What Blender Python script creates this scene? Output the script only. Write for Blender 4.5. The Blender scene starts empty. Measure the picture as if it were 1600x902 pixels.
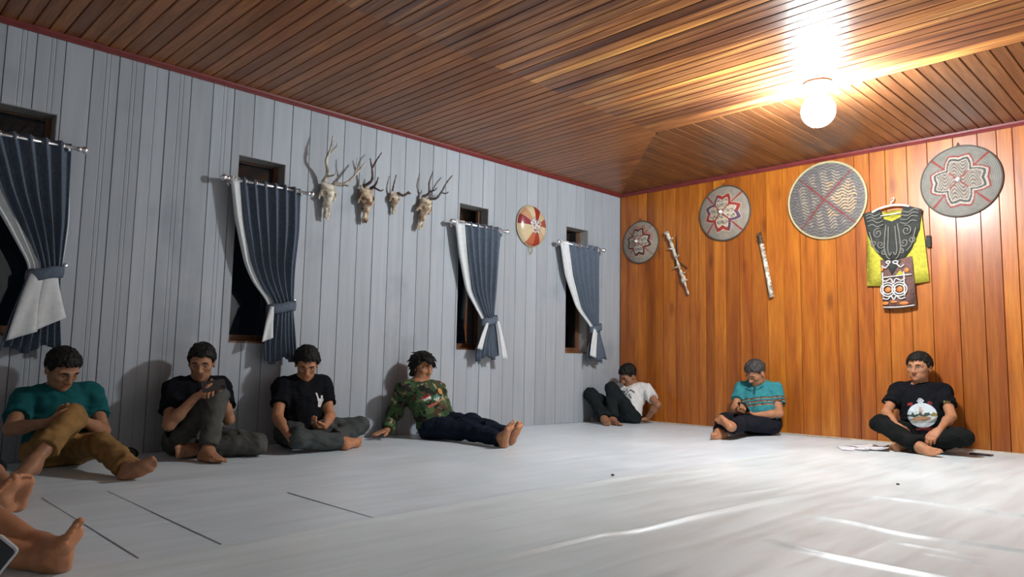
import bpy, bmesh, math, random
import numpy as np
from mathutils import Vector, Matrix
from mathutils.bvhtree import BVHTree
R_ = random.Random(7)
SC = bpy.context.scene
COL = SC.collection

# ------------------------------------------------------------------ camera, world, exposure
ROOM_H = 2.66
ROOM_W = 6.3
ROOM_D = 8.2
F_PX, PITCH, ROLL, YAW = 1125.1, 0.09927, 0.01912, -0.79223
CAM = Vector((5.152, -6.883, 0.66))
def cam_axes():
    cy, sy = math.cos(YAW), math.sin(YAW)
    f = Vector((sy, cy, 0)); r = Vector((cy, -sy, 0)); u = Vector((0, 0, 1))
    f2 = f*math.cos(PITCH)+u*math.sin(PITCH); u2 = u*math.cos(PITCH)-f*math.sin(PITCH)
    r3 = r*math.cos(ROLL)+u2*math.sin(ROLL); u3 = u2*math.cos(ROLL)-r*math.sin(ROLL)
    return r3, u3, f2
_r, _u, _f = cam_axes()
cam = bpy.data.cameras.new('camera'); cob = bpy.data.objects.new('camera', cam); COL.objects.link(cob)
cam.sensor_width = 36; cam.sensor_fit = 'HORIZONTAL'; cam.lens = 36*F_PX/1600; cam.clip_start = 0.02
cob.matrix_world = Matrix(((_r.x, _u.x, -_f.x, CAM.x), (_r.y, _u.y, -_f.y, CAM.y), (_r.z, _u.z, -_f.z, CAM.z), (0, 0, 0, 1)))
SC.camera = cob
SC.view_settings.view_transform = 'Standard'; SC.view_settings.look = 'None'
SC.view_settings.exposure = 0.0; SC.view_settings.gamma = 1.0; SC.view_settings.use_curve_mapping = False
w = bpy.data.worlds.new('night'); SC.world = w; w.use_nodes = True
w.node_tree.nodes['Background'].inputs[0].default_value = (0.01, 0.013, 0.02, 1)
w.node_tree.nodes['Background'].inputs[1].default_value = 0.12
BULB = Vector((3.14, -1.89, 2.455))
BULB_R = 0.115
BULB_POWER = 645.0         # emission strength of the lamp's white globe
BULB_COLOR = (0.90, 0.965, 1.0, 1)

# ------------------------------------------------------------------ materials
def nm(name):
    m = bpy.data.materials.new(name); m.use_nodes = True
    return m, m.node_tree.nodes, m.node_tree.links, m.node_tree.nodes['Principled BSDF']
def setp(b, col=None, rough=None, metal=None, spec=None, coat=None):
    if col is not None: b.inputs['Base Color'].default_value = (*col, 1)
    if rough is not None: b.inputs['Roughness'].default_value = rough
    if metal is not None: b.inputs['Metallic'].default_value = metal
    if spec is not None: b.inputs['Specular IOR Level'].default_value = spec
    if coat is not None: b.inputs['Coat Weight'].default_value = coat
def ramp(n, stops, interp='LINEAR'):
    r = n.new('ShaderNodeValToRGB'); e = r.color_ramp.elements; r.color_ramp.interpolation = interp
    while len(e) < len(stops): e.new(0.5)
    for i, (p, c) in enumerate(stops):
        e[i].position = p; e[i].color = (*c, 1)
    return r
def simple(name, col, rough=0.6, metal=0.0, spec=0.5, var=0.12, scale=30, bump=0.0, bscale=None):
    m, n, l, b = nm(name); setp(b, col, rough, metal, spec)
    tc = n.new('ShaderNodeTexCoord'); no = n.new('ShaderNodeTexNoise'); no.inputs['Scale'].default_value = scale
    l.new(tc.outputs['Object'], no.inputs['Vector'])
    r = ramp(n, [(0.3, tuple(c*(1-var) for c in col)), (0.7, tuple(min(1, c*(1+var)) for c in col))])
    l.new(no.outputs['Fac'], r.inputs['Fac']); l.new(r.outputs['Color'], b.inputs['Base Color'])
    if bump:
        n2 = n.new('ShaderNodeTexNoise'); n2.inputs['Scale'].default_value = bscale or scale*6
        l.new(tc.outputs['Object'], n2.inputs['Vector'])
        bp = n.new('ShaderNodeBump'); bp.inputs['Strength'].default_value = bump; bp.inputs['Distance'].default_value = 0.002
        l.new(n2.outputs['Fac'], bp.inputs['Height']); l.new(bp.outputs['Normal'], b.inputs['Normal'])
    return m
def vcol(name, rough=0.6, spec=0.4, bump=0.0, bscale=200, sss=0.0):
    m, n, l, b = nm(name); setp(b, None, rough, 0, spec)
    a = n.new('ShaderNodeAttribute'); a.attribute_name = 'Col'
    tc = n.new('ShaderNodeTexCoord'); no = n.new('ShaderNodeTexNoise'); no.inputs['Scale'].default_value = 25
    l.new(tc.outputs['Object'], no.inputs['Vector'])
    r = ramp(n, [(0.3, (0.86,)*3), (0.7, (1.1,)*3)])
    l.new(no.outputs['Fac'], r.inputs['Fac'])
    mx = n.new('ShaderNodeMix'); mx.data_type = 'RGBA'; mx.blend_type = 'MULTIPLY'; mx.inputs[0].default_value = 1
    l.new(a.outputs['Color'], mx.inputs[6]); l.new(r.outputs['Color'], mx.inputs[7]); l.new(mx.outputs[2], b.inputs['Base Color'])
    if bump:
        n2 = n.new('ShaderNodeTexNoise'); n2.inputs['Scale'].default_value = bscale
        l.new(tc.outputs['Object'], n2.inputs['Vector'])
        bp = n.new('ShaderNodeBump'); bp.inputs['Strength'].default_value = bump; bp.inputs['Distance'].default_value = 0.002
        l.new(n2.outputs['Fac'], bp.inputs['Height']); l.new(bp.outputs['Normal'], b.inputs['Normal'])
    return m
def wood(name, stops, tint, axis, rough=0.35, stretch=14, scale=1.0, knots=0.0, spec=0.5, streak=0.5, coat=0.0):
    """plank wood: grain stretched along the plank axis, each plank shifted and tinted by its own random number"""
    m, n, l, b = nm(name); setp(b, None, rough, 0, spec)
    tc = n.new('ShaderNodeTexCoord'); oi = n.new('ShaderNodeObjectInfo')
    mp = n.new('ShaderNodeMapping'); sc = [stretch*scale]*3; sc['XYZ'.index(axis)] = scale
    mp.inputs['Scale'].default_value = sc
    l.new(tc.outputs['Object'], mp.inputs['Vector'])
    off = n.new('ShaderNodeVectorMath'); off.operation = 'SCALE'; off.inputs[0].default_value = (37.1, 61.7, 23.9)
    l.new(oi.outputs['Random'], off.inputs['Scale'])
    add = n.new('ShaderNodeVectorMath'); add.operation = 'ADD'
    l.new(mp.outputs['Vector'], add.inputs[0]); l.new(off.outputs['Vector'], add.inputs[1])
    no = n.new('ShaderNodeTexNoise'); no.inputs['Scale'].default_value = 1.0; no.inputs['Detail'].default_value = 5; no.inputs['Distortion'].default_value = 0.9
    l.new(add.outputs['Vector'], no.inputs['Vector'])
    rp = ramp(n, stops); l.new(no.outputs['Fac'], rp.inputs['Fac'])
    n3 = n.new('ShaderNodeTexNoise'); n3.inputs['Scale'].default_value = 6.0; n3.inputs['Detail'].default_value = 3
    l.new(add.outputs['Vector'], n3.inputs['Vector'])
    r3 = ramp(n, [(0.35, (1-streak*0.5,)*3), (0.65, (1+streak*0.25,)*3)]); l.new(n3.outputs['Fac'], r3.inputs['Fac'])
    m1 = n.new('ShaderNodeMix'); m1.data_type = 'RGBA'; m1.blend_type = 'MULTIPLY'; m1.inputs[0].default_value = 1
    l.new(rp.outputs['Color'], m1.inputs[6]); l.new(r3.outputs['Color'], m1.inputs[7])
    wn = n.new('ShaderNodeTexWhiteNoise'); wn.noise_dimensions = '1D'; l.new(oi.outputs['Random'], wn.inputs['W'])
    rt = ramp(n, tint); l.new(wn.outputs['Value'], rt.inputs['Fac'])
    m2 = n.new('ShaderNodeMix'); m2.data_type = 'RGBA'; m2.blend_type = 'MULTIPLY'; m2.inputs[0].default_value = 1
    l.new(m1.outputs[2], m2.inputs[6]); l.new(rt.outputs['Color'], m2.inputs[7])
    last = m2.outputs[2]
    if knots:
        mk = n.new('ShaderNodeMapping'); sk = [5.0]*3; sk['XYZ'.index(axis)] = 1.9; mk.inputs['Scale'].default_value = sk
        l.new(tc.outputs['Object'], mk.inputs['Vector'])
        ak = n.new('ShaderNodeVectorMath'); ak.operation = 'ADD'; l.new(mk.outputs['Vector'], ak.inputs[0]); l.new(off.outputs['Vector'], ak.inputs[1])
        vo = n.new('ShaderNodeTexVoronoi'); vo.inputs['Scale'].default_value = 0.8; l.new(ak.outputs['Vector'], vo.inputs['Vector'])
        rk = ramp(n, [(0.0, (0.25, 0.18, 0.15)), (0.08, (0.42, 0.33, 0.3)), (0.17, (1, 1, 1))]); l.new(vo.outputs['Distance'], rk.inputs['Fac'])
        m3 = n.new('ShaderNodeMix'); m3.data_type = 'RGBA'; m3.blend_type = 'MULTIPLY'; m3.inputs[0].default_value = knots
        l.new(last, m3.inputs[6]); l.new(rk.outputs['Color'], m3.inputs[7]); last = m3.outputs[2]
    if coat: b.inputs['Coat Weight'].default_value = coat; b.inputs['Coat Roughness'].default_value = 0.2
    l.new(last, b.inputs['Base Color'])
    bp = n.new('ShaderNodeBump'); bp.inputs['Strength'].default_value = 0.15; bp.inputs['Distance'].default_value = 0.002
    l.new(n3.outputs['Fac'], bp.inputs['Height']); l.new(bp.outputs['Normal'], b.inputs['Normal'])
    return m
M = {}
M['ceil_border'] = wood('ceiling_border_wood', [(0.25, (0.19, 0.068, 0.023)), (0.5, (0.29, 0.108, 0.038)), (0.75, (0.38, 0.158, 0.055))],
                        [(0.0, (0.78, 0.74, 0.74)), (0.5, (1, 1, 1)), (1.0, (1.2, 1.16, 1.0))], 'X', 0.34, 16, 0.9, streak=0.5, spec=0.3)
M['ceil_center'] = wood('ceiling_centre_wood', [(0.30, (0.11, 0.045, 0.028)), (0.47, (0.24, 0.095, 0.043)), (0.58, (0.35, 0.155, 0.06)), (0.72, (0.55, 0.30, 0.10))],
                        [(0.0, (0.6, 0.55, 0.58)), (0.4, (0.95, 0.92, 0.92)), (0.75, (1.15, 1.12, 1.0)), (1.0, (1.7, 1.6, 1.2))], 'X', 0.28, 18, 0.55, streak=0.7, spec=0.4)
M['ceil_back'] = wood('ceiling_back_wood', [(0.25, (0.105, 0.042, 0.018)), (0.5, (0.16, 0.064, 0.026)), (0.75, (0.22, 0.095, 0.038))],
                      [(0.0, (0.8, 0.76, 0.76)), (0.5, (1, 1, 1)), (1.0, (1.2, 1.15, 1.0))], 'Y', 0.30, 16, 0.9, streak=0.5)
M['orange_wood'] = wood('varnished_orange_wood', [(0.22, (0.20, 0.046, 0.006)), (0.42, (0.36, 0.094, 0.009)), (0.6, (0.44, 0.135, 0.012)), (0.8, (0.55, 0.215, 0.024))],
                        [(0.0, (0.62, 0.55, 0.5)), (0.2, (0.92, 0.86, 0.82)), (0.7, (1.05, 1.05, 1.0)), (1.0, (1.18, 1.25, 1.25))], 'Z', 0.40, 14, 0.75, knots=0.55, streak=0.35, coat=0.35)
M['gap'] = simple('dark_gap_wood', (0.03, 0.015, 0.01), 0.8)
M['gap_grey'] = simple('dark_gap_grey', (0.27, 0.29, 0.31), 0.8)
M['red_trim'] = simple('red_paint', (0.15, 0.018, 0.017), 0.5, var=0.15, scale=20)
M['cream_trim'] = simple('cream_strip', (0.55, 0.46, 0.34), 0.5)
M['brown_frame'] = wood('brown_window_frame', [(0.3, (0.11, 0.045, 0.02)), (0.7, (0.2, 0.085, 0.035))], [(0, (0.9,)*3), (1, (1.1,)*3)], 'Z', 0.45)
M['dark_jamb'] = simple('grey_painted_jamb', (0.30, 0.295, 0.285), 0.6)
def grey_paint():
    m, n, l, b = nm('grey_painted_boards'); setp(b, None, 0.55, 0, 0.35)
    tc = n.new('ShaderNodeTexCoord'); oi = n.new('ShaderNodeObjectInfo'); geo = n.new('ShaderNodeNewGeometry')
    mp = n.new('ShaderNodeMapping'); mp.inputs['Scale'].default_value = (9, 9, 0.7); l.new(geo.outputs['Position'], mp.inputs['Vector'])
    no = n.new('ShaderNodeTexNoise'); no.inputs['Scale'].default_value = 2.2; no.inputs['Detail'].default_value = 5; l.new(mp.outputs['Vector'], no.inputs['Vector'])
    r = ramp(n, [(0.3, (0.335, 0.37, 0.405)), (0.7, (0.39, 0.425, 0.46))]); l.new(no.outputs['Fac'], r.inputs['Fac'])
    wn = n.new('ShaderNodeTexWhiteNoise'); wn.noise_dimensions = '1D'; l.new(oi.outputs['Random'], wn.inputs['W'])
    rt = ramp(n, [(0.0, (0.90, 0.90, 0.90)), (1.0, (1.06, 1.06, 1.07))]); l.new(wn.outputs['Value'], rt.inputs['Fac'])
    mx = n.new('ShaderNodeMix'); mx.data_type = 'RGBA'; mx.blend_type = 'MULTIPLY'; mx.inputs[0].default_value = 1
    l.new(r.outputs['Color'], mx.inputs[6]); l.new(rt.outputs['Color'], mx.inputs[7])
    # scuffs and smoke-grey stains of their own shape
    n2 = n.new('ShaderNodeTexNoise'); n2.inputs['Scale'].default_value = 1.7; n2.inputs['Detail'].default_value = 6; l.new(geo.outputs['Position'], n2.inputs['Vector'])
    r2 = ramp(n, [(0.30, (0.80, 0.82, 0.84)), (0.40, (1, 1, 1))]); l.new(n2.outputs['Fac'], r2.inputs['Fac'])
    m2 = n.new('ShaderNodeMix'); m2.data_type = 'RGBA'; m2.blend_type = 'MULTIPLY'; m2.inputs[0].default_value = 0.8
    l.new(mx.outputs[2], m2.inputs[6]); l.new(r2.outputs['Color'], m2.inputs[7]); l.new(m2.outputs[2], b.inputs['Base Color'])
    bp = n.new('ShaderNodeBump'); bp.inputs['Strength'].default_value = 0.2; bp.inputs['Distance'].default_value = 0.003
    l.new(no.outputs['Fac'], bp.inputs['Height']); l.new(bp.outputs['Normal'], b.inputs['Normal'])
    return m
M['grey'] = grey_paint()
M['grey_plain'] = simple('pale_wall_paint', (0.78, 0.79, 0.80), 0.6, scale=3, var=0.05)
def vinyl(name, base):
    m, n, l, b = nm(name); setp(b, None, 0.33, 0, 0.45)
    geo = n.new('ShaderNodeNewGeometry')
    mp = n.new('ShaderNodeMapping'); mp.inputs['Scale'].default_value = (16, 1.6, 1); l.new(geo.outputs['Position'], mp.inputs['Vector'])
    no = n.new('ShaderNodeTexNoise'); no.inputs['Scale'].default_value = 1.0; no.inputs['Detail'].default_value = 6; no.inputs['Distortion'].default_value = 0.5
    l.new(mp.outputs['Vector'], no.inputs['Vector'])
    r = ramp(n, [(0.28, tuple(c*0.90 for c in base)), (0.5, base), (0.68, tuple(c*1.05 for c in base)), (0.78, tuple(min(1, c*1.25) for c in base))])
    l.new(no.outputs['Fac'], r.inputs['Fac'])
    n2 = n.new('ShaderNodeTexNoise'); n2.inputs['Scale'].default_value = 1.3; n2.inputs['Detail'].default_value = 3; l.new(geo.outputs['Position'], n2.inputs['Vector'])
    r2 = ramp(n, [(0.3, (0.88, 0.9, 0.9)), (0.7, (1.05, 1.05, 1.05))]); l.new(n2.outputs['Fac'], r2.inputs['Fac'])
    mx = n.new('ShaderNodeMix'); mx.data_type = 'RGBA'; mx.blend_type = 'MULTIPLY'; mx.inputs[0].default_value = 1
    l.new(r.outputs['Color'], mx.inputs[6]); l.new(r2.outputs['Color'], mx.inputs[7]); l.new(mx.outputs[2], b.inputs['Base Color'])
    r3 = ramp(n, [(0.3, (0.30,)*3), (0.7, (0.42,)*3)]); l.new(no.outputs['Fac'], r3.inputs['Fac']); l.new(r3.outputs['Color'], b.inputs['Roughness'])
    bp = n.new('ShaderNodeBump'); bp.inputs['Strength'].default_value = 0.12; bp.inputs['Distance'].default_value = 0.003
    l.new(no.outputs['Fac'], bp.inputs['Height']); l.new(bp.outputs['Normal'], b.inputs['Normal'])
    return m
M['vinyl_a'] = vinyl('grey_vinyl_left', (0.68, 0.765, 0.825))
M['vinyl_b'] = vinyl('grey_vinyl_right', (0.67, 0.75, 0.775))
def glass():
    m, n, l, b = nm('window_glass'); out = n['Material Output']
    gl = n.new('ShaderNodeBsdfGlossy'); gl.inputs['Roughness'].default_value = 0.02; tr = n.new('ShaderNodeBsdfTransparent'); tr.inputs[0].default_value = (0.85, 0.88, 0.9, 1)
    fr = n.new('ShaderNodeFresnel'); fr.inputs[0].default_value = 1.5; mx = n.new('ShaderNodeMixShader')
    l.new(fr.outputs[0], mx.inputs[0]); l.new(tr.outputs[0], mx.inputs[1]); l.new(gl.outputs[0], mx.inputs[2]); l.new(mx.outputs[0], out.inputs[0])
    return m
M['glass'] = glass()
def bulb_mat():
    m, n, l, b = nm('lit_globe'); setp(b, (0.9, 0.9, 0.88), 0.3)
    b.inputs['Emission Color'].default_value = BULB_COLOR; b.inputs['Emission Strength'].default_value = BULB_POWER
    return m
M['bulb'] = bulb_mat()
M['chrome'] = simple('chrome', (0.88, 0.89, 0.92), 0.30, 1.0, var=0.03)
M['white_plastic'] = simple('white_plastic', (0.75, 0.74, 0.70), 0.4, var=0.04)
M['brown_plastic'] = simple('brown_base', (0.16, 0.10, 0.07), 0.5)
M['curtain'] = simple('slate_blue_curtain', (0.100, 0.127, 0.168), 0.85, spec=0.2, var=0.15, scale=60, bump=0.2, bscale=500)
M['lining'] = simple('white_curtain_lining', (0.62, 0.65, 0.66), 0.85, spec=0.2, var=0.06, scale=40, bump=0.15, bscale=500)
M['vcol'] = vcol('painted_detail', 0.65, 0.3)
M['skin'] = vcol('skin', 0.52, 0.35, 0.05, 300)
M['hair'] = simple('black_hair', (0.010, 0.009, 0.008), 0.6, spec=0.18, var=0.3, scale=160, bump=0.4, bscale=350)
M['hair_grey'] = simple('greying_hair', (0.034, 0.032, 0.031), 0.6, var=0.5, scale=160, bump=0.4, bscale=350)
M['eye'] = vcol('eyeball', 0.15, 0.5)
M['black_glass'] = simple('phone_screen', (0.012, 0.014, 0.02), 0.1, spec=0.6)
M['phone_dark'] = simple('phone_case_dark', (0.02, 0.02, 0.022), 0.35)
M['phone_light'] = simple('phone_case_light', (0.55, 0.56, 0.58), 0.35)
M['paper'] = simple('white_paper', (0.74, 0.76, 0.80), 0.7, var=0.03)
def bone(name, a, b_, rough=0.6, scale=18):
    m, n, l, b = nm(name); setp(b, None, rough, 0, 0.35)
    tc = n.new('ShaderNodeTexCoord'); no = n.new('ShaderNodeTexNoise'); no.inputs['Scale'].default_value = scale; no.inputs['Detail'].default_value = 6
    l.new(tc.outputs['Object'], no.inputs['Vector']); r = ramp(n, [(0.42, b_), (0.58, a)]); l.new(no.outputs['Fac'], r.inputs['Fac']); l.new(r.outputs['Color'], b.inputs['Base Color'])
    bp = n.new('ShaderNodeBump'); bp.inputs['Strength'].default_value = 0.4; bp.inputs['Distance'].default_value = 0.003
    l.new(no.outputs['Fac'], bp.inputs['Height']); l.new(bp.outputs['Normal'], b.inputs['Normal'])
    return m
M['bone_white'] = bone('bleached_bone', (0.78, 0.73, 0.62), (0.40, 0.34, 0.25))
M['bone_brown'] = bone('mottled_brown_bone', (0.62, 0.50, 0.35), (0.12, 0.055, 0.03), scale=14)
M['bone_tan'] = bone('tan_bone', (0.62, 0.54, 0.42), (0.25, 0.17, 0.10))
M['antler_pale'] = bone('pale_antler', (0.62, 0.58, 0.50), (0.36, 0.31, 0.24))
M['antler_dark'] = bone('dark_brown_antler', (0.11, 0.065, 0.04), (0.05, 0.028, 0.02))
M['antler_grey'] = bone('grey_brown_antler', (0.13, 0.105, 0.09), (0.06, 0.045, 0.04))

# ------------------------------------------------------------------ object helpers
ROOTLOC = {}
def props(o, label=None, cat=None, group=None, kind=None):
    if label: o['label'] = label
    if cat: o['category'] = cat
    if group: o['group'] = group
    if kind: o['kind'] = kind
    return o
def empty(name, loc, label=None, cat=None, group=None, kind=None):
    o = bpy.data.objects.new(name, None); COL.objects.link(o); o.location = loc; o.empty_display_size = 0.05
    ROOTLOC[o.name] = Vector(loc)
    return props(o, label, cat, group, kind)
def origin_of(o):
    while o.parent: o = o.parent
    return Vector(o.location)
def npmesh(name, V, Fq, smooth=True, col=None, facecol=None):
    V = np.asarray(V, np.float32).reshape(-1, 3)
    me = bpy.data.meshes.new(name)
    if isinstance(Fq, np.ndarray):
        k = Fq.shape[1]; nf = len(Fq)
        me.vertices.add(len(V)); me.vertices.foreach_set('co', V.ravel())
        me.loops.add(nf*k); me.loops.foreach_set('vertex_index', Fq.astype(np.int32).ravel())
        me.polygons.add(nf); me.polygons.foreach_set('loop_start', np.arange(0, nf*k, k, dtype=np.int32))
        me.update(calc_edges=True)
    else:
        me.from_pydata([tuple(map(float, v)) for v in V], [], Fq); me.update()
    if smooth and len(me.polygons): me.polygons.foreach_set('use_smooth', np.ones(len(me.polygons), bool))
    if col is not None:
        a = me.color_attributes.new('Col', 'FLOAT_COLOR', 'POINT')
        c = np.ones((len(V), 4), np.float32); c[:, :3] = col; a.data.foreach_set('color', c.ravel())
    if facecol is not None:
        a = me.color_attributes.new('Col', 'FLOAT_COLOR', 'CORNER')
        lt = np.zeros(len(me.polygons), np.int32); me.polygons.foreach_get('loop_total', lt)
        c = np.ones((len(me.polygons), 4), np.float32); c[:, :3] = facecol; a.data.foreach_set('color', np.repeat(c, lt, axis=0).ravel())
    return me
def obj(name, V, Fq, mat, parent=None, base=None, smooth=False, col=None, facecol=None):
    """one mesh object from world-space points; a child stores them relative to its thing's origin"""
    V = np.asarray(V, float).reshape(-1, 3)
    if parent is not None: o0 = origin_of(parent)
    else: o0 = Vector(base) if base is not None else Vector((0, 0, 0))
    me = npmesh(name, V-np.array(o0), Fq, smooth, col, facecol)
    if mat is not None: me.materials.append(mat)
    o = bpy.data.objects.new(name, me); COL.objects.link(o)
    if parent is not None: o.parent = parent
    else: o.location = o0
    return o
class MB:
    def __init__(s): s.v = []; s.f = []
    def add(s, V, F):
        n = len(s.v); s.v += [tuple(map(float, p)) for p in V]; s.f += [tuple(i+n for i in f) for f in F]; return s
    def box(s, lo, hi):
        x0, y0, z0 = lo; x1, y1, z1 = hi
        return s.add([(x0, y0, z0), (x1, y0, z0), (x1, y1, z0), (x0, y1, z0), (x0, y0, z1), (x1, y0, z1), (x1, y1, z1), (x0, y1, z1)],
                     [(0, 3, 2, 1), (4, 5, 6, 7), (0, 1, 5, 4), (1, 2, 6, 5), (2, 3, 7, 6), (3, 0, 4, 7)])
    def tube(s, pts, rad, n=10, caps=True, close=False):
        pts = [Vector(p) for p in pts]; N = len(pts)
        if not hasattr(rad, '__len__'): rad = [rad]*N
        ref = None; rings = []
        for i in range(N):
            if close: t = (pts[(i+1) % N]-pts[i-1]).normalized()
            else: t = (pts[min(i+1, N-1)]-pts[max(i-1, 0)]).normalized()
            if ref is None:
                ref = t.orthogonal().normalized()
            ref = (ref-t*ref.dot(t)).normalized(); b = t.cross(ref)
            rings.append([pts[i]+(ref*math.cos(2*math.pi*k/n)+b*math.sin(2*math.pi*k/n))*rad[i] for k in range(n)])
        V = [p for r in rings for p in r]; F = []
        for i in range(N if close else N-1):
            j = (i+1) % N
            for k in range(n): F.append((i*n+k, i*n+(k+1) % n, j*n+(k+1) % n, j*n+k))
        if caps and not close:
            F.append(tuple(range(n-1, -1, -1))); F.append(tuple((N-1)*n+k for k in range(n)))
        return s.add(V, F)
    def lathe(s, c, ax, prof, n=24):
        """prof: list of (distance along axis, radius)"""
        c = Vector(c); ax = Vector(ax).normalized(); e = ax.orthogonal().normalized(); g = ax.cross(e)
        V = []; F = []
        for (h, r) in prof:
            for k in range(n): V.append(c+ax*h+(e*math.cos(2*math.pi*k/n)+g*math.sin(2*math.pi*k/n))*max(r, 1e-4))
        for i in range(len(prof)-1):
            for k in range(n): F.append((i*n+k, i*n+(k+1) % n, (i+1)*n+(k+1) % n, (i+1)*n+k))
        F.append(tuple(range(n-1, -1, -1))); F.append(tuple((len(prof)-1)*n+k for k in range(n)))
        return s.add(V, F)
    def sphere(s, c, r, n=16, m=10, sc=(1, 1, 1)):
        V = []; F = []
        for i in range(m+1):
            th = math.pi*i/m
            for k in range(n): V.append((c[0]+r*sc[0]*math.sin(th)*math.cos(2*math.pi*k/n), c[1]+r*sc[1]*math.sin(th)*math.sin(2*math.pi*k/n), c[2]+r*sc[2]*math.cos(th)))
        for i in range(m):
            for k in range(n): F.append((i*n+k, (i+1)*n+k, (i+1)*n+(k+1) % n, i*n+(k+1) % n))
        return s.add(V, F)
    def build(s, name, mat, parent=None, base=None, smooth=False):
        return obj(name, s.v, s.f, mat, parent, base, smooth)
def catmull(pts, k=6):
    P = [np.array(p, float) for p in pts]; P = [2*P[0]-P[1]]+P+[2*P[-1]-P[-2]]; out = []
    for i in range(1, len(P)-2):
        for j in range(k):
            t = j/k; a, b, c, d = P[i-1], P[i], P[i+1], P[i+2]
            out.append(0.5*((2*b)+(-a+c)*t+(2*a-5*b+4*c-d)*t*t+(-a+3*b-3*c+d)*t**3))
    out.append(P[-2]); return out
def lerpc(x, xs, ys):
    return float(np.interp(x, xs, ys))
# ------------------------------------------------------------------ the room
WIN = [(-6.215, -5.842), (-4.672, -4.297), (-2.518, -2.146), (-0.976, -0.604)]
WZ0, WZ1 = 0.75, 2.142
fl = MB().box((-0.2, -ROOM_D-0.2, -0.12), (ROOM_W+0.2, 0.2, -0.012)).build('floor', M['gap_grey']); props(fl, kind='structure')
RIDGES = [([(2.67, -5.9), (2.63, -5.3), (2.60, -4.6), (2.585, -4.08), (2.64, -3.33), (2.78, -2.7), (2.9, -2.24)], 0.006, 0.03),
          ([(3.34, -5.75), (3.38, -5.11), (3.39, -4.68), (3.44, -4.46), (3.45, -3.99), (3.50, -3.4), (3.56, -2.9)], 0.014, 0.021),
          ([(3.66, -2.92), (4.03, -2.90), (4.42, -2.88), (4.9, -2.86)], 0.0125, 0.020),
          ([(3.70, -3.63), (3.95, -3.65), (4.19, -3.71), (4.45, -3.66), (4.8, -3.60)], 0.012, 0.022),
          ([(3.84, -4.20), (4.0, -4.25), (4.2, -4.26), (4.42, -4.25), (4.8, -4.22)], 0.011, 0.026),
          ([(4.18, -3.87), (4.45, -3.86)], 0.007, 0.015), ([(4.30, -3.96), (4.5, -3.95)], 0.006, 0.014), ([(3.27, -3.55), (3.38, -2.90)], 0.006, 0.016)]
def vinyl_sheet(x0, x1, mat, lift):
    st = 0.0125 if lift else 0.024
    xs = np.arange(x0, x1+1e-6, st); xs[-1] = x1; ys = np.arange(-ROOM_D, 0.001, st)
    X, Y = np.meshgrid(xs, ys, indexing='ij'); Z = np.zeros_like(X)
    for pl, h, wd in RIDGES:
        P = np.array(catmull(pl, 5)); best = np.full(X.shape, 9.0); tt = np.zeros(X.shape); L = len(P)-1
        for i in range(L):
            a, b = P[i], P[i+1]; d = b-a; t = np.clip(((X-a[0])*d[0]+(Y-a[1])*d[1])/d.dot(d), 0, 1)
            q = np.hypot(X-a[0]-t*d[0], Y-a[1]-t*d[1]); m = q < best; best[m] = q[m]; tt[m] = ((i+t)/L)[m]
        fade = np.clip(np.minimum(tt, 1-tt)*5, 0, 1)**0.7
        Z = np.maximum(Z, h*fade*np.exp(-(best/wd)**2))
    # slow undulation of the loose sheet
    Z += 0.0006*(np.sin(X*5.1+1.3*np.sin(Y*2.2))+np.sin(Y*3.3+X*1.7))
    Z -= 0.0012
    if lift: Z += 0.002*np.clip(1-(X-x0)/0.05, 0, 1)+0.0012
    nx, ny = X.shape; V = np.stack([X, Y, Z], -1).reshape(-1, 3)
    i = np.arange(nx-1)[:, None]*ny+np.arange(ny-1)[None]; Fq = np.stack([i, i+ny, i+ny+1, i+1], -1).reshape(-1, 4)
    # turned-down edges
    return obj('vinyl_sheet', V, Fq, mat, fl, smooth=True)
vinyl_sheet(0.0, 2.66, M['vinyl_a'], False); vinyl_sheet(2.62, ROOM_W, M['vinyl_b'], True)
M['seam'] = simple('floor_seam', (0.34, 0.37, 0.38), 0.7)
sm = MB()
for y in (-6.04, -5.77, -5.13, -7.4):
    sm.box((1.30 if y < -5.5 else 1.85, y-0.0016, -0.002), (2.6, y+0.0016, 0.0012))
sm.build('seam', M['seam'], fl)

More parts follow.
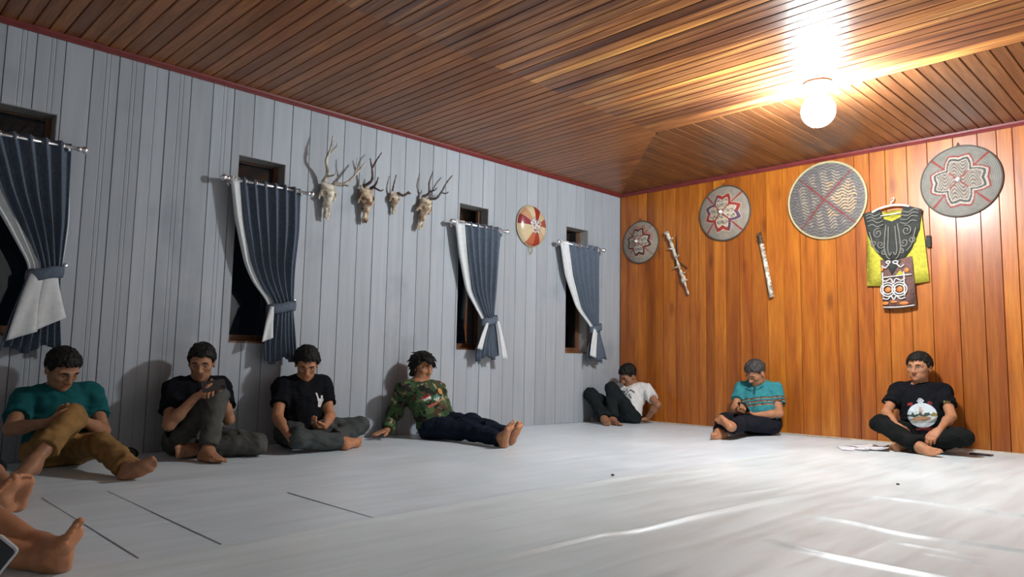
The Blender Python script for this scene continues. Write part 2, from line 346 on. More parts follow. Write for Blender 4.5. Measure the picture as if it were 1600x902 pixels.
wl = MB()
ys = [-ROOM_D-0.2]+[v for p in WIN for v in p]+[0.2]
for i in range(0, len(ys), 2): wl.box((-0.17, ys[i], -0.1), (-0.022, ys[i+1], ROOM_H+0.1))
for a, b in WIN: wl.box((-0.17, a, -0.1), (-0.022, b, WZ0)); wl.box((-0.17, a, WZ1), (-0.022, b, ROOM_H+0.1))
wall_left = props(wl.build('wall_left', M['gap_grey']), kind='structure')
def board_left(a, b, grooves, proud):
    g = 0.0035; prof = [(a, -0.02), (a+0.0012, -0.006), (a+g, 0.0)]
    for c in grooves: prof += [(c-0.0045, 0.0), (c-0.001, -0.0026), (c+0.001, -0.0026), (c+0.0045, 0.0)]
    prof += [(b-g, 0.0), (b-0.0012, -0.006), (b, -0.02)]
    cuts = sorted({v for w in WIN for v in w if a < v < b}); mb = MB()
    P = []
    for i, (y, x) in enumerate(prof):
        if i:
            y0, x0 = prof[i-1]
            for c in cuts:
                if y0 < c < y: P.append((c, x0+(x-x0)*(c-y0)/(y-y0)))
        P.append((y, x))
    for (y0, x0), (y1, x1) in zip(P, P[1:]):
        mid = (y0+y1)/2; inw = any(w[0] < mid < w[1] for w in WIN)
        for z0, z1 in ([(0.0, WZ0), (WZ1, ROOM_H)] if inw else [(0.0, ROOM_H)]):
            mb.add([(x0+proud, y0, z0), (x1+proud, y1, z0), (x1+proud, y1, z1), (x0+proud, y0, z1)], [(0, 1, 2, 3)])
            if inw:
                zz = z1 if z1 == WZ0 else z0
                mb.add([(x0+proud, y0, zz), (x1+proud, y1, zz), (-0.022, y1, zz), (-0.022, y0, zz)], [(0, 1, 2, 3)])
        for c in cuts:
            if abs(y0-c) < 1e-9 or abs(y1-c) < 1e-9:
                mb.add([(0.0+proud, c, WZ0), (0.0+proud, c, WZ1), (-0.022, c, WZ1), (-0.022, c, WZ0)], [(0, 1, 2, 3)])
    mb.build('plank', M['grey'], wall_left)
PW = 0.1565; y = -6.137-PW*14
rb = random.Random(3)
while y < -0.001:
    y1 = min(y+PW, 0.0)
    if y1-y > 0.02:
        gr = []
        if y < -4.8 and int(round((y+6.137)/PW)) not in (2, 5, 7): c = (y+y1)/2+0.01; gr = [c-0.013, c+0.013]
        elif rb.random() < 0.15: gr = [(y+y1)/2]
        board_left(y, y1, gr, -abs(rb.gauss(0, 0.0016)))
    y = y1
WINROOTS = []
for k, (a, b) in enumerate(WIN):
    wr = empty('window_%d' % (k+1), (-0.08, (a+b)/2, WZ0), kind='structure')
    MB().box((-0.165, a-0.004, WZ0), (-0.004, a+0.004, WZ1)).box((-0.165, b-0.004, WZ0), (-0.004, b+0.004, WZ1)).box((-0.165, a, WZ1-0.004), (-0.004, b, WZ1+0.006)).build('reveal', M['dark_jamb'], wr)
    MB().box((-0.165, a, WZ0-0.002), (-0.0, b, WZ0+0.012)).build('sill', M['brown_frame'], wr)
    fr = MB()
    fr.box((-0.165, a+0.004, WZ0+0.012), (-0.115, a+0.035, WZ1-0.004)).box((-0.165, b-0.035, WZ0+0.012), (-0.115, b-0.004, WZ1-0.004))
    fr.box((-0.165, a+0.035, WZ0+0.012), (-0.115, b-0.035, WZ0+0.06)).box((-0.165, a+0.035, WZ1-0.02), (-0.15, b-0.035, WZ1-0.004))
    fr.build('frame', M['brown_frame'], wr)
    MB().box((-0.142, a+0.03, WZ0+0.055), (-0.138, b-0.03, WZ1-0.018)).build('pane', M['glass'], wr)

wb = props(MB().box((-0.17, 0.022, -0.1), (ROOM_W+0.17, 0.17, ROOM_H+0.1)).build('wall_back', M['gap']), kind='structure')
def board_back(a, b, proud):
    g = 0.004; P = [(a, 0.02), (a+0.001, 0.007), (a+g, 0.0), (b-g, 0.0), (b-0.001, 0.007), (b, 0.02)]; mb = MB(); c = (a+b)/2
    V = []; F = []
    for x, y in P: V += [(x, y+proud, 0.0), (x, y+proud, ROOM_H)]
    for i in range(len(P)-1): F.append((2*i, 2*i+2, 2*i+3, 2*i+1))
    o = obj('plank', V, F, M['orange_wood'], wb)
    me = o.data; sh = Vector((c, 0, ROOM_H/2)); me.transform(Matrix.Translation(-sh)); o.location = sh
xs = [0.0, 0.125, 0.255, 0.375, 0.49, 0.60, 0.76, 0.936, 1.05, 1.136, 1.233, 1.37, 1.53, 1.66]
rb = random.Random(11)
while xs[-1] < ROOM_W-0.1: xs.append(xs[-1]+rb.choice([0.11, 0.135, 0.15, 0.165, 0.18, 0.2]))
xs[-1] = ROOM_W
for a, b in zip(xs, xs[1:]): board_back(a, b, abs(rb.gauss(0, 0.0022)))
props(MB().box((ROOM_W, -ROOM_D-0.2, -0.1), (ROOM_W+0.15, 0.2, ROOM_H+0.1)).build('wall_right', M['grey_plain']), kind='structure')
props(MB().box((-0.2, -ROOM_D-0.15, -0.1), (ROOM_W+0.2, -ROOM_D, ROOM_H+0.1)).build('wall_front', M['grey_plain']), kind='structure')
# ceiling: a slab and its planks
ce = props(MB().box((-0.17, -ROOM_D-0.17, ROOM_H+0.022), (ROOM_W+0.17, 0.17, ROOM_H+0.12)).build('ceiling', M['gap']), kind='structure')
CW = 0.0845; CB = 1.66; CD = 6.1-52*0.0845   # left border width, back border depth
PROF = [(0.0, 0.02), (0.0016, 0.007), (0.0065, 0.0), (CW-0.0065, 0.0), (CW-0.0016, 0.007), (CW, 0.02)]
def ceil_plank(along, l0, l1, mat):
    """a plank whose cross-section runs across; l0(c), l1(c) give its two ends at each offset across it"""
    V = []; F = []
    for c, d in PROF:
        for L in (l0(c), l1(c)):
            V.append((L, c, d) if along == 'X' else (c, L, d))
    for i in range(len(PROF)-1):
        q = (2*i, 2*i+1, 2*i+3, 2*i+2); F.append(q if along == 'Y' else q[::-1])
    me = npmesh('plank', V, F, False); me.materials.append(mat); return me
def put(me, loc):
    o = bpy.data.objects.new('plank', me); COL.objects.link(o); o.parent = ce; o.location = loc
    return o
rb = random.Random(5)
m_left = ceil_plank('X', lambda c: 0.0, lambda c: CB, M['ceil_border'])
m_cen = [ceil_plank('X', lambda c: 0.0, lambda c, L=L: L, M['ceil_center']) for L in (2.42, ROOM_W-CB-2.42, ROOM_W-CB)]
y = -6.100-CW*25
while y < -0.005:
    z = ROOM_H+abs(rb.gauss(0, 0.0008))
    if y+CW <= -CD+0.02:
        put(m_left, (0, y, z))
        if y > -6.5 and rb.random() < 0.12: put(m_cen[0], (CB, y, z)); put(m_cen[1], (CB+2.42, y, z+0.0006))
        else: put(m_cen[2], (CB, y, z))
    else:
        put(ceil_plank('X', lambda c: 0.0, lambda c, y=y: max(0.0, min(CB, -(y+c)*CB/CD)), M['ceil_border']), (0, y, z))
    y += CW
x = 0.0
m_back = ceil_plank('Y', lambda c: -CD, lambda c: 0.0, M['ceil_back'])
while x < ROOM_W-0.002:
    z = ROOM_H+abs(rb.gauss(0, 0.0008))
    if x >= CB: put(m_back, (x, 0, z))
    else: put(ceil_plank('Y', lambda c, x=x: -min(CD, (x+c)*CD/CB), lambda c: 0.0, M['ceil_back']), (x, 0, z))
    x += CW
def crown(name, p0, p1, n):
    """small round-nosed red moulding between wall and ceiling"""
    p0 = Vector(p0); p1 = Vector(p1); n = Vector(n); prof = [(0, 0), (0.0, -0.034), (0.010, -0.036), (0.016, -0.028), (0.022, -0.022), (0.030, -0.014), (0.032, 0)]
    V = []; F = []
    for q in (p0, p1):
        for a, b in prof: V.append(q+n*a+Vector((0, 0, b)))
    k = len(prof)
    for i in range(k-1): F.append((i, i+1, k+i+1, k+i))
    return props(obj(name, V, F, M['red_trim']), kind='structure')
crown('trim_1', (0, -ROOM_D, ROOM_H), (0, 0, ROOM_H), (1, 0, 0)); crown('trim_2', (0, 0, ROOM_H), (ROOM_W, 0, ROOM_H), (0, -1, 0))
props(MB().box((0.0, -0.012, 0.0), (ROOM_W, -0.0, 0.011)).build('baseboard_back', M['cream_trim']), kind='structure')
# ceiling lamp
lamp = empty('ceiling_lamp', (BULB.x, BULB.y, ROOM_H), 'round white lit globe lamp hanging under a dark base on the plank ceiling', 'lamp')
MB().lathe((BULB.x, BULB.y, ROOM_H), (0, 0, -1), [(0.0, 0.095), (0.012, 0.098), (0.022, 0.088), (0.028, 0.05)], 28).build('base', M['brown_plastic'], lamp, smooth=False)
MB().lathe((BULB.x, BULB.y, ROOM_H-0.026), (0, 0, -1), [(0.0, 0.04), (0.03, 0.038), (0.06, 0.034), (0.075, 0.034)], 20).build('socket', M['white_plastic'], lamp, smooth=True)
MB().sphere(tuple(BULB), BULB_R, 24, 14).build('bulb', M['bulb'], lamp, smooth=True)
# ------------------------------------------------------------------ curtains, rods, hooks
CURT = [
 # left edge (z, y) top to bottom, right edge, tie height, white facing flaps below the tie: list of (top y0, top y1, bottom y0, bottom y1, bottom z0, z1)
 dict(y0=-6.36, y1=-5.775, L=[(1.98, -6.36), (1.60, -6.20), (1.41, -6.08), (1.15, -5.93), (1.10, -5.945), (0.84, -6.02), (0.66, -6.06)],
      Rr=[(1.98, -5.775), (1.45, -5.762), (1.17, -5.772), (1.10, -5.775), (0.84, -5.762), (0.66, -5.742)], tie=1.125, bot=0.67, strip=(0.10, 0.055),
      flaps=[(-5.935, -5.86, -6.035, -5.885, 0.715, 0.775), (-5.875, -5.80, -5.905, -5.742, 0.775, 0.865)], rod=(-6.50, -5.70), hook=(-5.745, 1.19),
      lab='largest slate blue curtain at the left edge, wide white flap below its tie'),
 dict(y0=-4.775, y1=-4.216, L=[(1.95, -4.775), (1.645, -4.722), (1.321, -4.628), (1.183, -4.555), (1.05, -4.425), (1.0, -4.42), (0.76, -4.455), (0.63, -4.445)],
      Rr=[(1.95, -4.212), (1.62, -4.207), (1.32, -4.232), (1.07, -4.228), (1.0, -4.225), (0.69, -4.185), (0.63, -4.18)], tie=1.02, bot=0.625, strip=(0.065, 0.035),
      flaps=[(-4.43, -4.40, -4.495, -4.41, 0.755, 0.79)], rod=(-4.81, -4.12), hook=(-4.20, 1.085),
      lab='slate blue curtain tied back beside the leftmost antlered skull'),
 dict(y0=-2.665, y1=-2.055, L=[(1.95, -2.665), (1.636, -2.60), (1.30, -2.497), (1.06, -2.305), (1.0, -2.255), (0.79, -2.365), (0.66, -2.36)],
      Rr=[(1.95, -2.055), (1.387, -2.10), (1.087, -2.13), (1.0, -2.105), (0.66, -2.05)], tie=1.03, bot=0.675, strip=(0.13, 0.03),
      flaps=[(-2.255, -2.225, -2.40, -2.34, 0.765, 0.75), (-2.135, -2.10, -2.065, -2.005, 0.665, 0.675)], rod=(-2.69, -1.98), hook=(-2.075, 1.08),
      lab='slate blue curtain with a wide white edge, left of the round red and cream disc'),
 dict(y0=-1.20, y1=-0.51, L=[(1.95, -1.20), (1.585, -1.105), (1.227, -0.90), (1.044, -0.655), (1.0, -0.635), (0.74, -0.745), (0.66, -0.73)],
      Rr=[(1.95, -0.505), (1.526, -0.51), (1.086, -0.515), (1.0, -0.505), (0.674, -0.36), (0.66, -0.355)], tie=1.03, bot=0.68, strip=(0.16, 0.035),
      flaps=[(-0.655, -0.585, -0.755, -0.645, 0.73, 0.70)], rod=(-1.21, -0.44), hook=(-0.485, 1.075),
      lab='slate blue curtain closest to the orange wall corner, white edge on its left')]
def edge(tab, z):
    t = sorted(tab); return float(np.interp(z, [p[0] for p in t], [p[1] for p in t]))
XR = 0.095
def smooth_edge(tab):
    # dense monotone smoothing of an edge polyline
    zs = np.linspace(min(p[0] for p in tab), max(p[0] for p in tab), 60); ys = np.array([edge(tab, z) for z in zs])
    for _ in range(6): ys[1:-1] = (ys[:-2]+2*ys[1:-1]+ys[2:])/4
    return zs, ys
for ci, c in enumerate(CURT):
    ztop = 1.952; rt = empty('curtain', (XR, (c['y0']+c['y1'])/2, c['tie']), c['lab'], 'curtain', 'tied back slate blue curtains')
    zl, yl = smooth_edge(c['L']); zr, yr = smooth_edge(c['Rr']); NP = 7
    def sheet(u0f, u1f, dx, name, mat, z0, z1, nu, nz, amp=1.0, hem=0.0, ph=0.0, parent=rt):
        V = []
        for i in range(nz+1):
            z = z1+(z0-z1)*i/nz
            for j in range(nu+1):
                a = np.interp(z, zl, yl); b = np.interp(z, zr, yr)
                u = u0f(z)+(u1f(z)-u0f(z))*j/nu
                g = max(0.0, 1-abs(z-c['tie'])/0.32)
                A = amp*(0.023*(1-g)+0.009*g)*(1.0 if z > c['tie'] else 0.75)
                y = a+(b-a)*u
                yy = y+0.006*math.sin(2*math.pi*NP*u*1.0+1.1)*(1-g)
                x = XR+A*math.sin(2*math.pi*NP*u+ph+0.5*math.sin(3*z))+0.022*g*(1-(2*u-1)**2)+0.012*math.sin(9*u+4*z)*(1-g)*(0.5 if z > c['tie'] else 1.2)
                if z < c['tie']: x += 0.015*(1-g)*math.sin(math.pi*u)
                zz = z
                if i == nz and hem: zz += hem*math.sin(11*u+ci*1.7)+0.03*(u-0.5)
                V.append((x+dx, yy, zz))
        Fq = [(i*(nu+1)+j, i*(nu+1)+j+1, (i+1)*(nu+1)+j+1, (i+1)*(nu+1)+j) for i in range(nz) for j in range(nu)]
        o = obj(name, V, Fq, mat, parent, smooth=True); md = o.modifiers.new('thick', 'SOLIDIFY'); md.thickness = 0.004; md.offset = 0
        return o
    def wstrip(z):  # white edge share of the width
        t = np.clip((ztop-z)/(ztop-c['tie']), 0, 1); ww = c['strip'][0]+(c['strip'][1]-c['strip'][0])*t
        return ww/max(0.05, np.interp(z, zr, yr)-np.interp(z, zl, yl))
    sheet(lambda z: wstrip(z) if z > c['tie'] else 0.0, lambda z: 1.0, 0.0, 'fabric', M['curtain'], c['bot'], ztop, 96, 46, hem=0.022)
    sheet(lambda z: 0.0, lambda z: wstrip(z)+0.02, -0.002, 'lining', M['lining'], c['tie'], ztop-0.004, 10, 36, amp=0.5)
    # lining seen past the right edge, behind the cloth
    V = []; 
    for i in range(13):
        z = 1.75+(c['tie']-1.75)*i/12; b = np.interp(z, zr, yr); V += [(XR-0.045, b-0.06, z), (XR-0.03, b+0.012*math.sin(math.pi*i/12)+0.006, z)]
    o = obj('lining', V, [(2*i, 2*i+1, 2*i+3, 2*i+2) for i in range(12)], M['lining'], rt, smooth=True); o.modifiers.new('thick', 'SOLIDIFY').thickness = 0.003
    for (t0, t1, b0, b1, zb0, zb1) in c['flaps']:
        V = []
        for i in range(13):
            s = i/12
            for j in range(9):
                u = j/8; y = (t0+(t1-t0)*u)*(1-s)+(b0+(b1-b0)*u)*s; zb = zb0+(zb1-zb0)*u
                z = c['tie']*(1-s)+zb*s
                V.append((XR+0.038+0.02*s+0.010*math.sin(7*u+2*s)*s+0.012*math.sin(math.pi*u), y+0.01*math.sin(math.pi*s)*(-1 if b0 < t0 else 1)*0.5, z))
        o = obj('flap', V, [(i*9+j, i*9+j+1, i*9+j+10, i*9+j+9) for i in range(12) for j in range(8)], M['lining'], rt, smooth=True); o.modifiers.new('thick', 'SOLIDIFY').thickness = 0.004
    # tieback band
    a = np.interp(c['tie'], zl, yl); b = np.interp(c['tie'], zr, yr); cy = (a+b)/2; ry = (b-a)/2+0.012; V = []; n = 36
    for k in range(n):
        th = 2*math.pi*k/n
        for dz in (-0.036, -0.012, 0.012, 0.036):
            bul = 0.004 if abs(dz) < 0.02 else 0
            V.append((XR+0.008+(0.052+bul)*math.cos(th), cy+(ry+bul)*math.sin(th), c['tie']+dz+0.022*math.sin(th)+0.003*math.sin(5*th)))
    F = [(4*k+j, 4*((k+1) % n)+j, 4*((k+1) % n)+j+1, 4*k+j+1) for k in range(n) for j in range(3)]
    o = obj('tieback', V, F, M['curtain'], rt, smooth=True); o.modifiers.new('thick', 'SOLIDIFY').thickness = 0.006
    # grommets
    for k in range(NP):
        u = (k+0.35)/NP; y = np.interp(1.93, zl, yl)*(1-u)+np.interp(1.93, zr, yr)*u
        MB().tube([(XR+0.021*math.cos(t), y+0.010*math.cos(t), 1.925+0.021*math.sin(t)) for t in np.linspace(0, 2*math.pi, 17)[:-1]], 0.0045, 6, close=True).build('grommet', M['chrome'], rt, smooth=True)
    nth = ['at the left edge of the photo', 'by the leftmost antlered skull', 'between the antlered skulls and the round disc', 'closest to the orange wall corner'][ci]
    rod = empty('curtain_rod', (0, (c['rod'][0]+c['rod'][1])/2, 1.925), 'chrome curtain rod with ball finials '+nth, 'curtain rod', 'chrome curtain rods')
    r0, r1 = c['rod']; MB().tube([(XR, r0+0.03, 1.925), (XR, r1-0.03, 1.925)], 0.0125, 12).build('rod', M['chrome'], rod, smooth=True)
    for yy, sg in ((r0+0.03, -1), (r1-0.03, 1)):
        MB().lathe((XR, yy, 1.925), (0, sg, 0), [(-0.006, 0.017), (0.008, 0.018), (0.012, 0.012), (0.018, 0.02), (0.030, 0.027), (0.042, 0.024), (0.052, 0.012), (0.06, 0.004)], 16).build('finial', M['chrome'], rod, smooth=True)
        yb = yy-sg*0.05
        MB().tube([(0.002, yb, 1.912), (XR*0.5, yb, 1.908), (XR, yb, 1.908)], 0.008, 8).lathe((0.0, yb, 1.912), (1, 0, 0), [(0, 0.025), (0.006, 0.024), (0.008, 0.01)], 14).build('bracket', M['chrome'], rod, smooth=True)
    hk = empty('holdback_hook', (0, c['hook'][0], c['hook'][1]), 'chrome holdback hook for the curtain '+nth, 'hook', 'chrome holdback hooks')
    MB().lathe((0, c['hook'][0], c['hook'][1]), (1, 0, 0), [(0, 0.018), (0.006, 0.018), (0.009, 0.006), (0.045, 0.006), (0.05, 0.014), (0.06, 0.017), (0.068, 0.010)], 14).build('knob', M['chrome'], hk, smooth=True)

# ------------------------------------------------------------------ signed-distance modelling (skulls, people)
class Field:
    def __init__(s, lo, hi, base, fines=()):
        s.ax = []
        for a in range(3):
            xs = [lo[a]]
            while xs[-1] < hi[a]:
                st = base
                for flo, fhi, fs in fines:
                    if flo[a]-0.5*base <= xs[-1] <= fhi[a]: st = min(st, fs)
                xs.append(xs[-1]+st)
            s.ax.append(np.array(xs, np.float32))
        s.F = np.full(tuple(len(x) for x in s.ax), 0.15, np.float32)
    def sub(s, lo, hi):
        sl = []
        for a in range(3):
            i = max(0, int(np.searchsorted(s.ax[a], lo[a]))-1); j = min(len(s.ax[a]), int(np.searchsorted(s.ax[a], hi[a]))+1)
            if j <= i: return None
            sl.append(slice(i, j))
        sl = tuple(sl)
        return sl, (s.ax[0][sl[0]][:, None, None], s.ax[1][sl[1]][None, :, None], s.ax[2][sl[2]][None, None, :])
    def mix(s, sl, d, k, mode):
        a = s.F[sl]
        if mode == 'u':
            if k > 0: h = np.maximum(k-np.abs(a-d), 0)/k; s.F[sl] = np.minimum(a, d)-h*h*k*0.25
            else: s.F[sl] = np.minimum(a, d)
        else:
            d = -d
            if k > 0: h = np.maximum(k-np.abs(a-d), 0)/k; s.F[sl] = np.maximum(a, d)+h*h*k*0.25
            else: s.F[sl] = np.maximum(a, d)
    def rc(s, a, b, ra, rb, k=0.02, mode='u', cuts=()):
        a = np.asarray(a, np.float32); b = np.asarray(b, np.float32); r = max(ra, rb)+k+0.03
        q = s.sub(np.minimum(a, b)-r, np.maximum(a, b)+r)
        if q is None: return
        sl, (X, Y, Z) = q; ab = b-a; L = float(ab.dot(ab))+1e-9
        t = np.clip(((X-a[0])*ab[0]+(Y-a[1])*ab[1]+(Z-a[2])*ab[2])/L, 0, 1)
        d = np.sqrt((X-a[0]-t*ab[0])**2+(Y-a[1]-t*ab[1])**2+(Z-a[2]-t*ab[2])**2)-(ra+t*(rb-ra))
        for p, n in cuts: d = np.maximum(d, (X-p[0])*n[0]+(Y-p[1])*n[1]+(Z-p[2])*n[2])
        s.mix(sl, d, k, mode)
    def ell(s, c, R, rad, k=0.02, mode='u', cuts=()):
        c = np.asarray(c, np.float32); R = np.asarray(R, np.float32); rad = np.asarray(rad, np.float32); r = float(rad.max())+k+0.03
        q = s.sub(c-r, c+r)
        if q is None: return
        sl, (X, Y, Z) = q; X = X-c[0]; Y = Y-c[1]; Z = Z-c[2]; k0 = 0; k1 = 0
        for i in range(3):
            p = X*R[i][0]+Y*R[i][1]+Z*R[i][2]; k0 = k0+(p/rad[i])**2; k1 = k1+(p/rad[i]**2)**2
        k0 = np.sqrt(k0); d = k0*(k0-1)/np.maximum(np.sqrt(k1), 1e-6); c0 = c
        for p, n in cuts: d = np.maximum(d, (X+c0[0]-p[0])*n[0]+(Y+c0[1]-p[1])*n[1]+(Z+c0[2]-p[2])*n[2])
        s.mix(sl, d.astype(np.float32), k, mode)
    def plane(s, p, n):
        """keep the side n points away from"""
        X, Y, Z = s.ax; s.F = np.maximum(s.F, (X[:, None, None]-p[0])*n[0]+(Y[None, :, None]-p[1])*n[1]+(Z[None, None, :]-p[2])*n[2]).astype(np.float32)
    def noise(s, amp, freq, seed, aniso=(1, 1, 1)):
        I = np.nonzero(np.abs(s.F) < 0.02+amp); P = [s.ax[a][I[a]]*aniso[a] for a in range(3)]
        rs = np.random.RandomState(seed); d = np.zeros(len(P[0]), np.float32)
        w = 0.02*np.sin(P[0]*23+1)+0.02*np.sin(P[1]*19+2*P[2]*11)+0.015*np.sin(P[2]*31+P[0]*13)
        for o in range(4):
            v = rs.normal(size=3); v /= np.linalg.norm(v); f = freq*(0.7+0.5*o)
            d += np.sin((P[0]*v[0]+P[1]*v[1]+P[2]*v[2]+w)*f+rs.uniform(0, 6))/(1+0.5*o)
        s.F[I] += amp*0.5*d
    def mesh(s):
        F = s.F; ax = s.ax; nx, ny, nz = F.shape; S = F < 0
        cn = (nx-1, ny-1, nz-1); cnt = np.zeros(cn, np.float32).ravel(); acc = [np.zeros(len(cnt), np.float32) for _ in range(3)]
        E = []
        for a in range(3):
            s0 = [slice(None)]*3; s1 = [slice(None)]*3; s0[a] = slice(0, -1); s1[a] = slice(1, None)
            I = np.nonzero(S[tuple(s0)] != S[tuple(s1)]); J = list(I); J[a] = J[a]+1
            f0 = F[I]; f1 = F[tuple(J)]; t = f0/(f0-f1)
            pos = [ax[b][I[b]] for b in range(3)]; pos[a] = pos[a]+t*(ax[a][J[a]]-pos[a])
            b, c = (a+1) % 3, (a+2) % 3
            ok = (I[b] > 0) & (I[b] < F.shape[b]-1) & (I[c] > 0) & (I[c] < F.shape[c]-1)
            quad = []
            for db, dc in ((0, 0), (1, 0), (1, 1), (0, 1)):
                K = list(I); K[b] = K[b]-1+db; K[c] = K[c]-1+dc
                K = [k[ok] for k in K]; idx = (K[0]*cn[1]+K[1])*cn[2]+K[2]; quad.append(idx)
                cnt += np.bincount(idx, minlength=len(cnt)).astype(np.float32)
                for q in range(3): acc[q] += np.bincount(idx, weights=pos[q][ok], minlength=len(cnt)).astype(np.float32)
            quad = np.stack(quad, 1); flip = ~S[I][ok]; quad[flip] = quad[flip][:, ::-1]; E.append(quad)
        Q = np.concatenate(E); used = np.nonzero(cnt > 0)[0]; mp = np.full(len(cnt), -1, np.int64); mp[used] = np.arange(len(used))
        V = np.stack([acc[q][used]/cnt[used] for q in range(3)], 1)
        return V, mp[Q]
def nrm(v): v = np.asarray(v, float); return v/(np.linalg.norm(v)+1e-12)

# ------------------------------------------------------------------ antlered skulls on the grey wall
def skull(y, ztop, scale, lean, label, bmat, amat, antlers, yaw=0.0, jaw=True):
    base = np.array([0.0, y, ztop]); cyw, syw = math.cos(yaw), math.sin(yaw)
    def W(p):   # local: x across, y out of the wall, z up
        px, py, pz = p[0]*scale*1.32, p[1]*scale, p[2]*scale*0.92; px = px+lean*pz
        return base+np.array([py*cyw-px*syw*0+0.0, px*cyw+py*syw, pz])
    ax = np.array([[0, 1, 0], [1, 0, 0], [0, 0, 1]], float); f = Field(base-np.array([0.02, 0.16, 0.36])*1.0, base+np.array([0.2, 0.16, 0.14]), 0.005)
    S = scale
    f.ell(W((0, 0.05, 0.0)), ax, (0.058*S, 0.05*S, 0.05*S), 0.02)
    f.ell(W((0, 0.075, -0.05)), ax, (0.072*S, 0.042*S, 0.05*S), 0.025)
    f.rc(W((0, 0.072, -0.08)), W((0, 0.062, -0.27)), 0.041*S, 0.018*S, 0.02)
    f.rc(W((0, 0.098, -0.07)), W((0, 0.082, -0.2)), 0.018*S, 0.012*S, 0.015)
    f.rc(W((-0.014, 0.06, -0.24)), W((-0.012, 0.052, -0.29)), 0.013*S, 0.009*S, 0.01); f.rc(W((0.014, 0.06, -0.24)), W((0.012, 0.052, -0.29)), 0.013*S, 0.009*S, 0.01)
    for sg in (-1, 1):
        f.rc(W((sg*0.05, 0.07, -0.035)), W((sg*0.058, 0.055, -0.085)), 0.014*S, 0.012*S, 0.015)
        f.rc(W((sg*0.055, 0.05, -0.10)), W((sg*0.03, 0.05, -0.15)), 0.010*S, 0.012*S, 0.015)
        f.rc(W((sg*0.028, 0.055, 0.02)), W((sg*0.042, 0.06, 0.06)), 0.016*S, 0.015*S, 0.015)
        f.ell(W((sg*0.041, 0.108, -0.062)), ax, (0.020*S, 0.036*S, 0.024*S), 0.004, 'd')
        f.ell(W((sg*0.040, 0.045, -0.125)), ax, (0.02*S, 0.02*S, 0.03*S), 0.01, 'd')
    f.rc(W((0, 0.092, -0.205)), W((0, 0.082, -0.262)), 0.014*S, 0.013*S, 0.004, 'd')
    f.noise(0.003, 120, int(abs(y)*100)); f.plane((0.003, 0, 0), (-1, 0, 0))
    V, Q = f.mesh(); root = obj('deer_skull', V, Q, bmat, None, base=tuple(base), smooth=True)
    props(root, label, 'skull', 'deer skulls hung in a row on the grey wall')
    for br in antlers:
        mb = MB()
        for pts, r0, r1 in br:
            P = catmull([(b, a, c) for a, b, c in pts], 5); n = len(P)
            mb.tube(P, [r0+(r1-r0)*(i/(n-1))**0.8+0.0012*math.sin(i*2.1) for i in range(n)], 9)
        mb.build('antler', amat, root, smooth=True)
# antler points: (y, x out of the wall, z)
skull(-3.955, 2.005, 0.93, 0.02, 'bleached white deer skull with long pale antlers, leftmost and largest of the row', M['bone_white'], M['antler_pale'],
      [[([(-3.995, 0.06, 2.055), (-3.985, 0.10, 2.12), (-4.030, 0.14, 2.205), (-4.012, 0.17, 2.30), (-3.99, 0.16, 2.41)], 0.020, 0.006), ([(-4.01, 0.155, 2.27), (-3.985, 0.20, 2.31), (-3.98, 0.215, 2.34)], 0.009, 0.004), ([(-3.992, 0.09, 2.09), (-3.96, 0.15, 2.10), (-3.955, 0.18, 2.13)], 0.010, 0.004)],
       [([(-3.915, 0.06, 2.055), (-3.84, 0.09, 2.055), (-3.775, 0.12, 2.115), (-3.665, 0.13, 2.262)], 0.020, 0.007), ([(-3.755, 0.12, 2.14), (-3.76, 0.15, 2.21), (-3.758, 0.16, 2.285)], 0.009, 0.004), ([(-3.85, 0.09, 2.05), (-3.82, 0.15, 2.035)], 0.010, 0.004)]])
skull(-3.595, 2.03, 0.93, 0.0, 'brown mottled deer skull with dark antlers, second of the row', M['bone_brown'], M['antler_dark'],
      [[([(-3.63, 0.06, 2.08), (-3.585, 0.11, 2.13), (-3.592, 0.13, 2.20), (-3.625, 0.14, 2.31)], 0.016, 0.005), ([(-3.592, 0.13, 2.24), (-3.56, 0.14, 2.31), (-3.515, 0.14, 2.38)], 0.010, 0.004)],
       [([(-3.555, 0.06, 2.08), (-3.535, 0.10, 2.11), (-3.518, 0.11, 2.175)], 0.014, 0.005), ([(-3.545, 0.08, 2.09), (-3.50, 0.12, 2.06), (-3.47, 0.12, 2.075)], 0.010, 0.004)]])
skull(-3.30, 2.065, 0.60, 0.0, 'smallest tan deer skull with short antlers, third of the row', M['bone_tan'], M['antler_dark'],
      [[([(-3.328, 0.05, 2.10), (-3.325, 0.06, 2.15), (-3.302, 0.06, 2.245)], 0.009, 0.004)],
       [([(-3.27, 0.05, 2.095), (-3.225, 0.07, 2.075), (-3.17, 0.07, 2.115)], 0.011, 0.010), ([(-3.19, 0.07, 2.10), (-3.155, 0.08, 2.105)], 0.010, 0.007)]])
skull(-2.965, 2.055, 0.93, 0.28, 'long narrow deer skull with grey brown antlers, rightmost of the row', M['bone_tan'], M['antler_grey'],
      [[([(-3.0, 0.06, 2.105), (-2.968, 0.10, 2.14), (-2.985, 0.12, 2.225), (-2.953, 0.13, 2.335)], 0.015, 0.005), ([(-2.968, 0.11, 2.15), (-2.935, 0.14, 2.165), (-2.92, 0.15, 2.19)], 0.009, 0.004)],
       [([(-2.922, 0.06, 2.10), (-2.875, 0.09, 2.11), (-2.835, 0.11, 2.17), (-2.785, 0.12, 2.265), (-2.72, 0.12, 2.345)], 0.015, 0.005), ([(-2.84, 0.11, 2.165), (-2.80, 0.13, 2.16), (-2.77, 0.13, 2.18)], 0.009, 0.004)]])

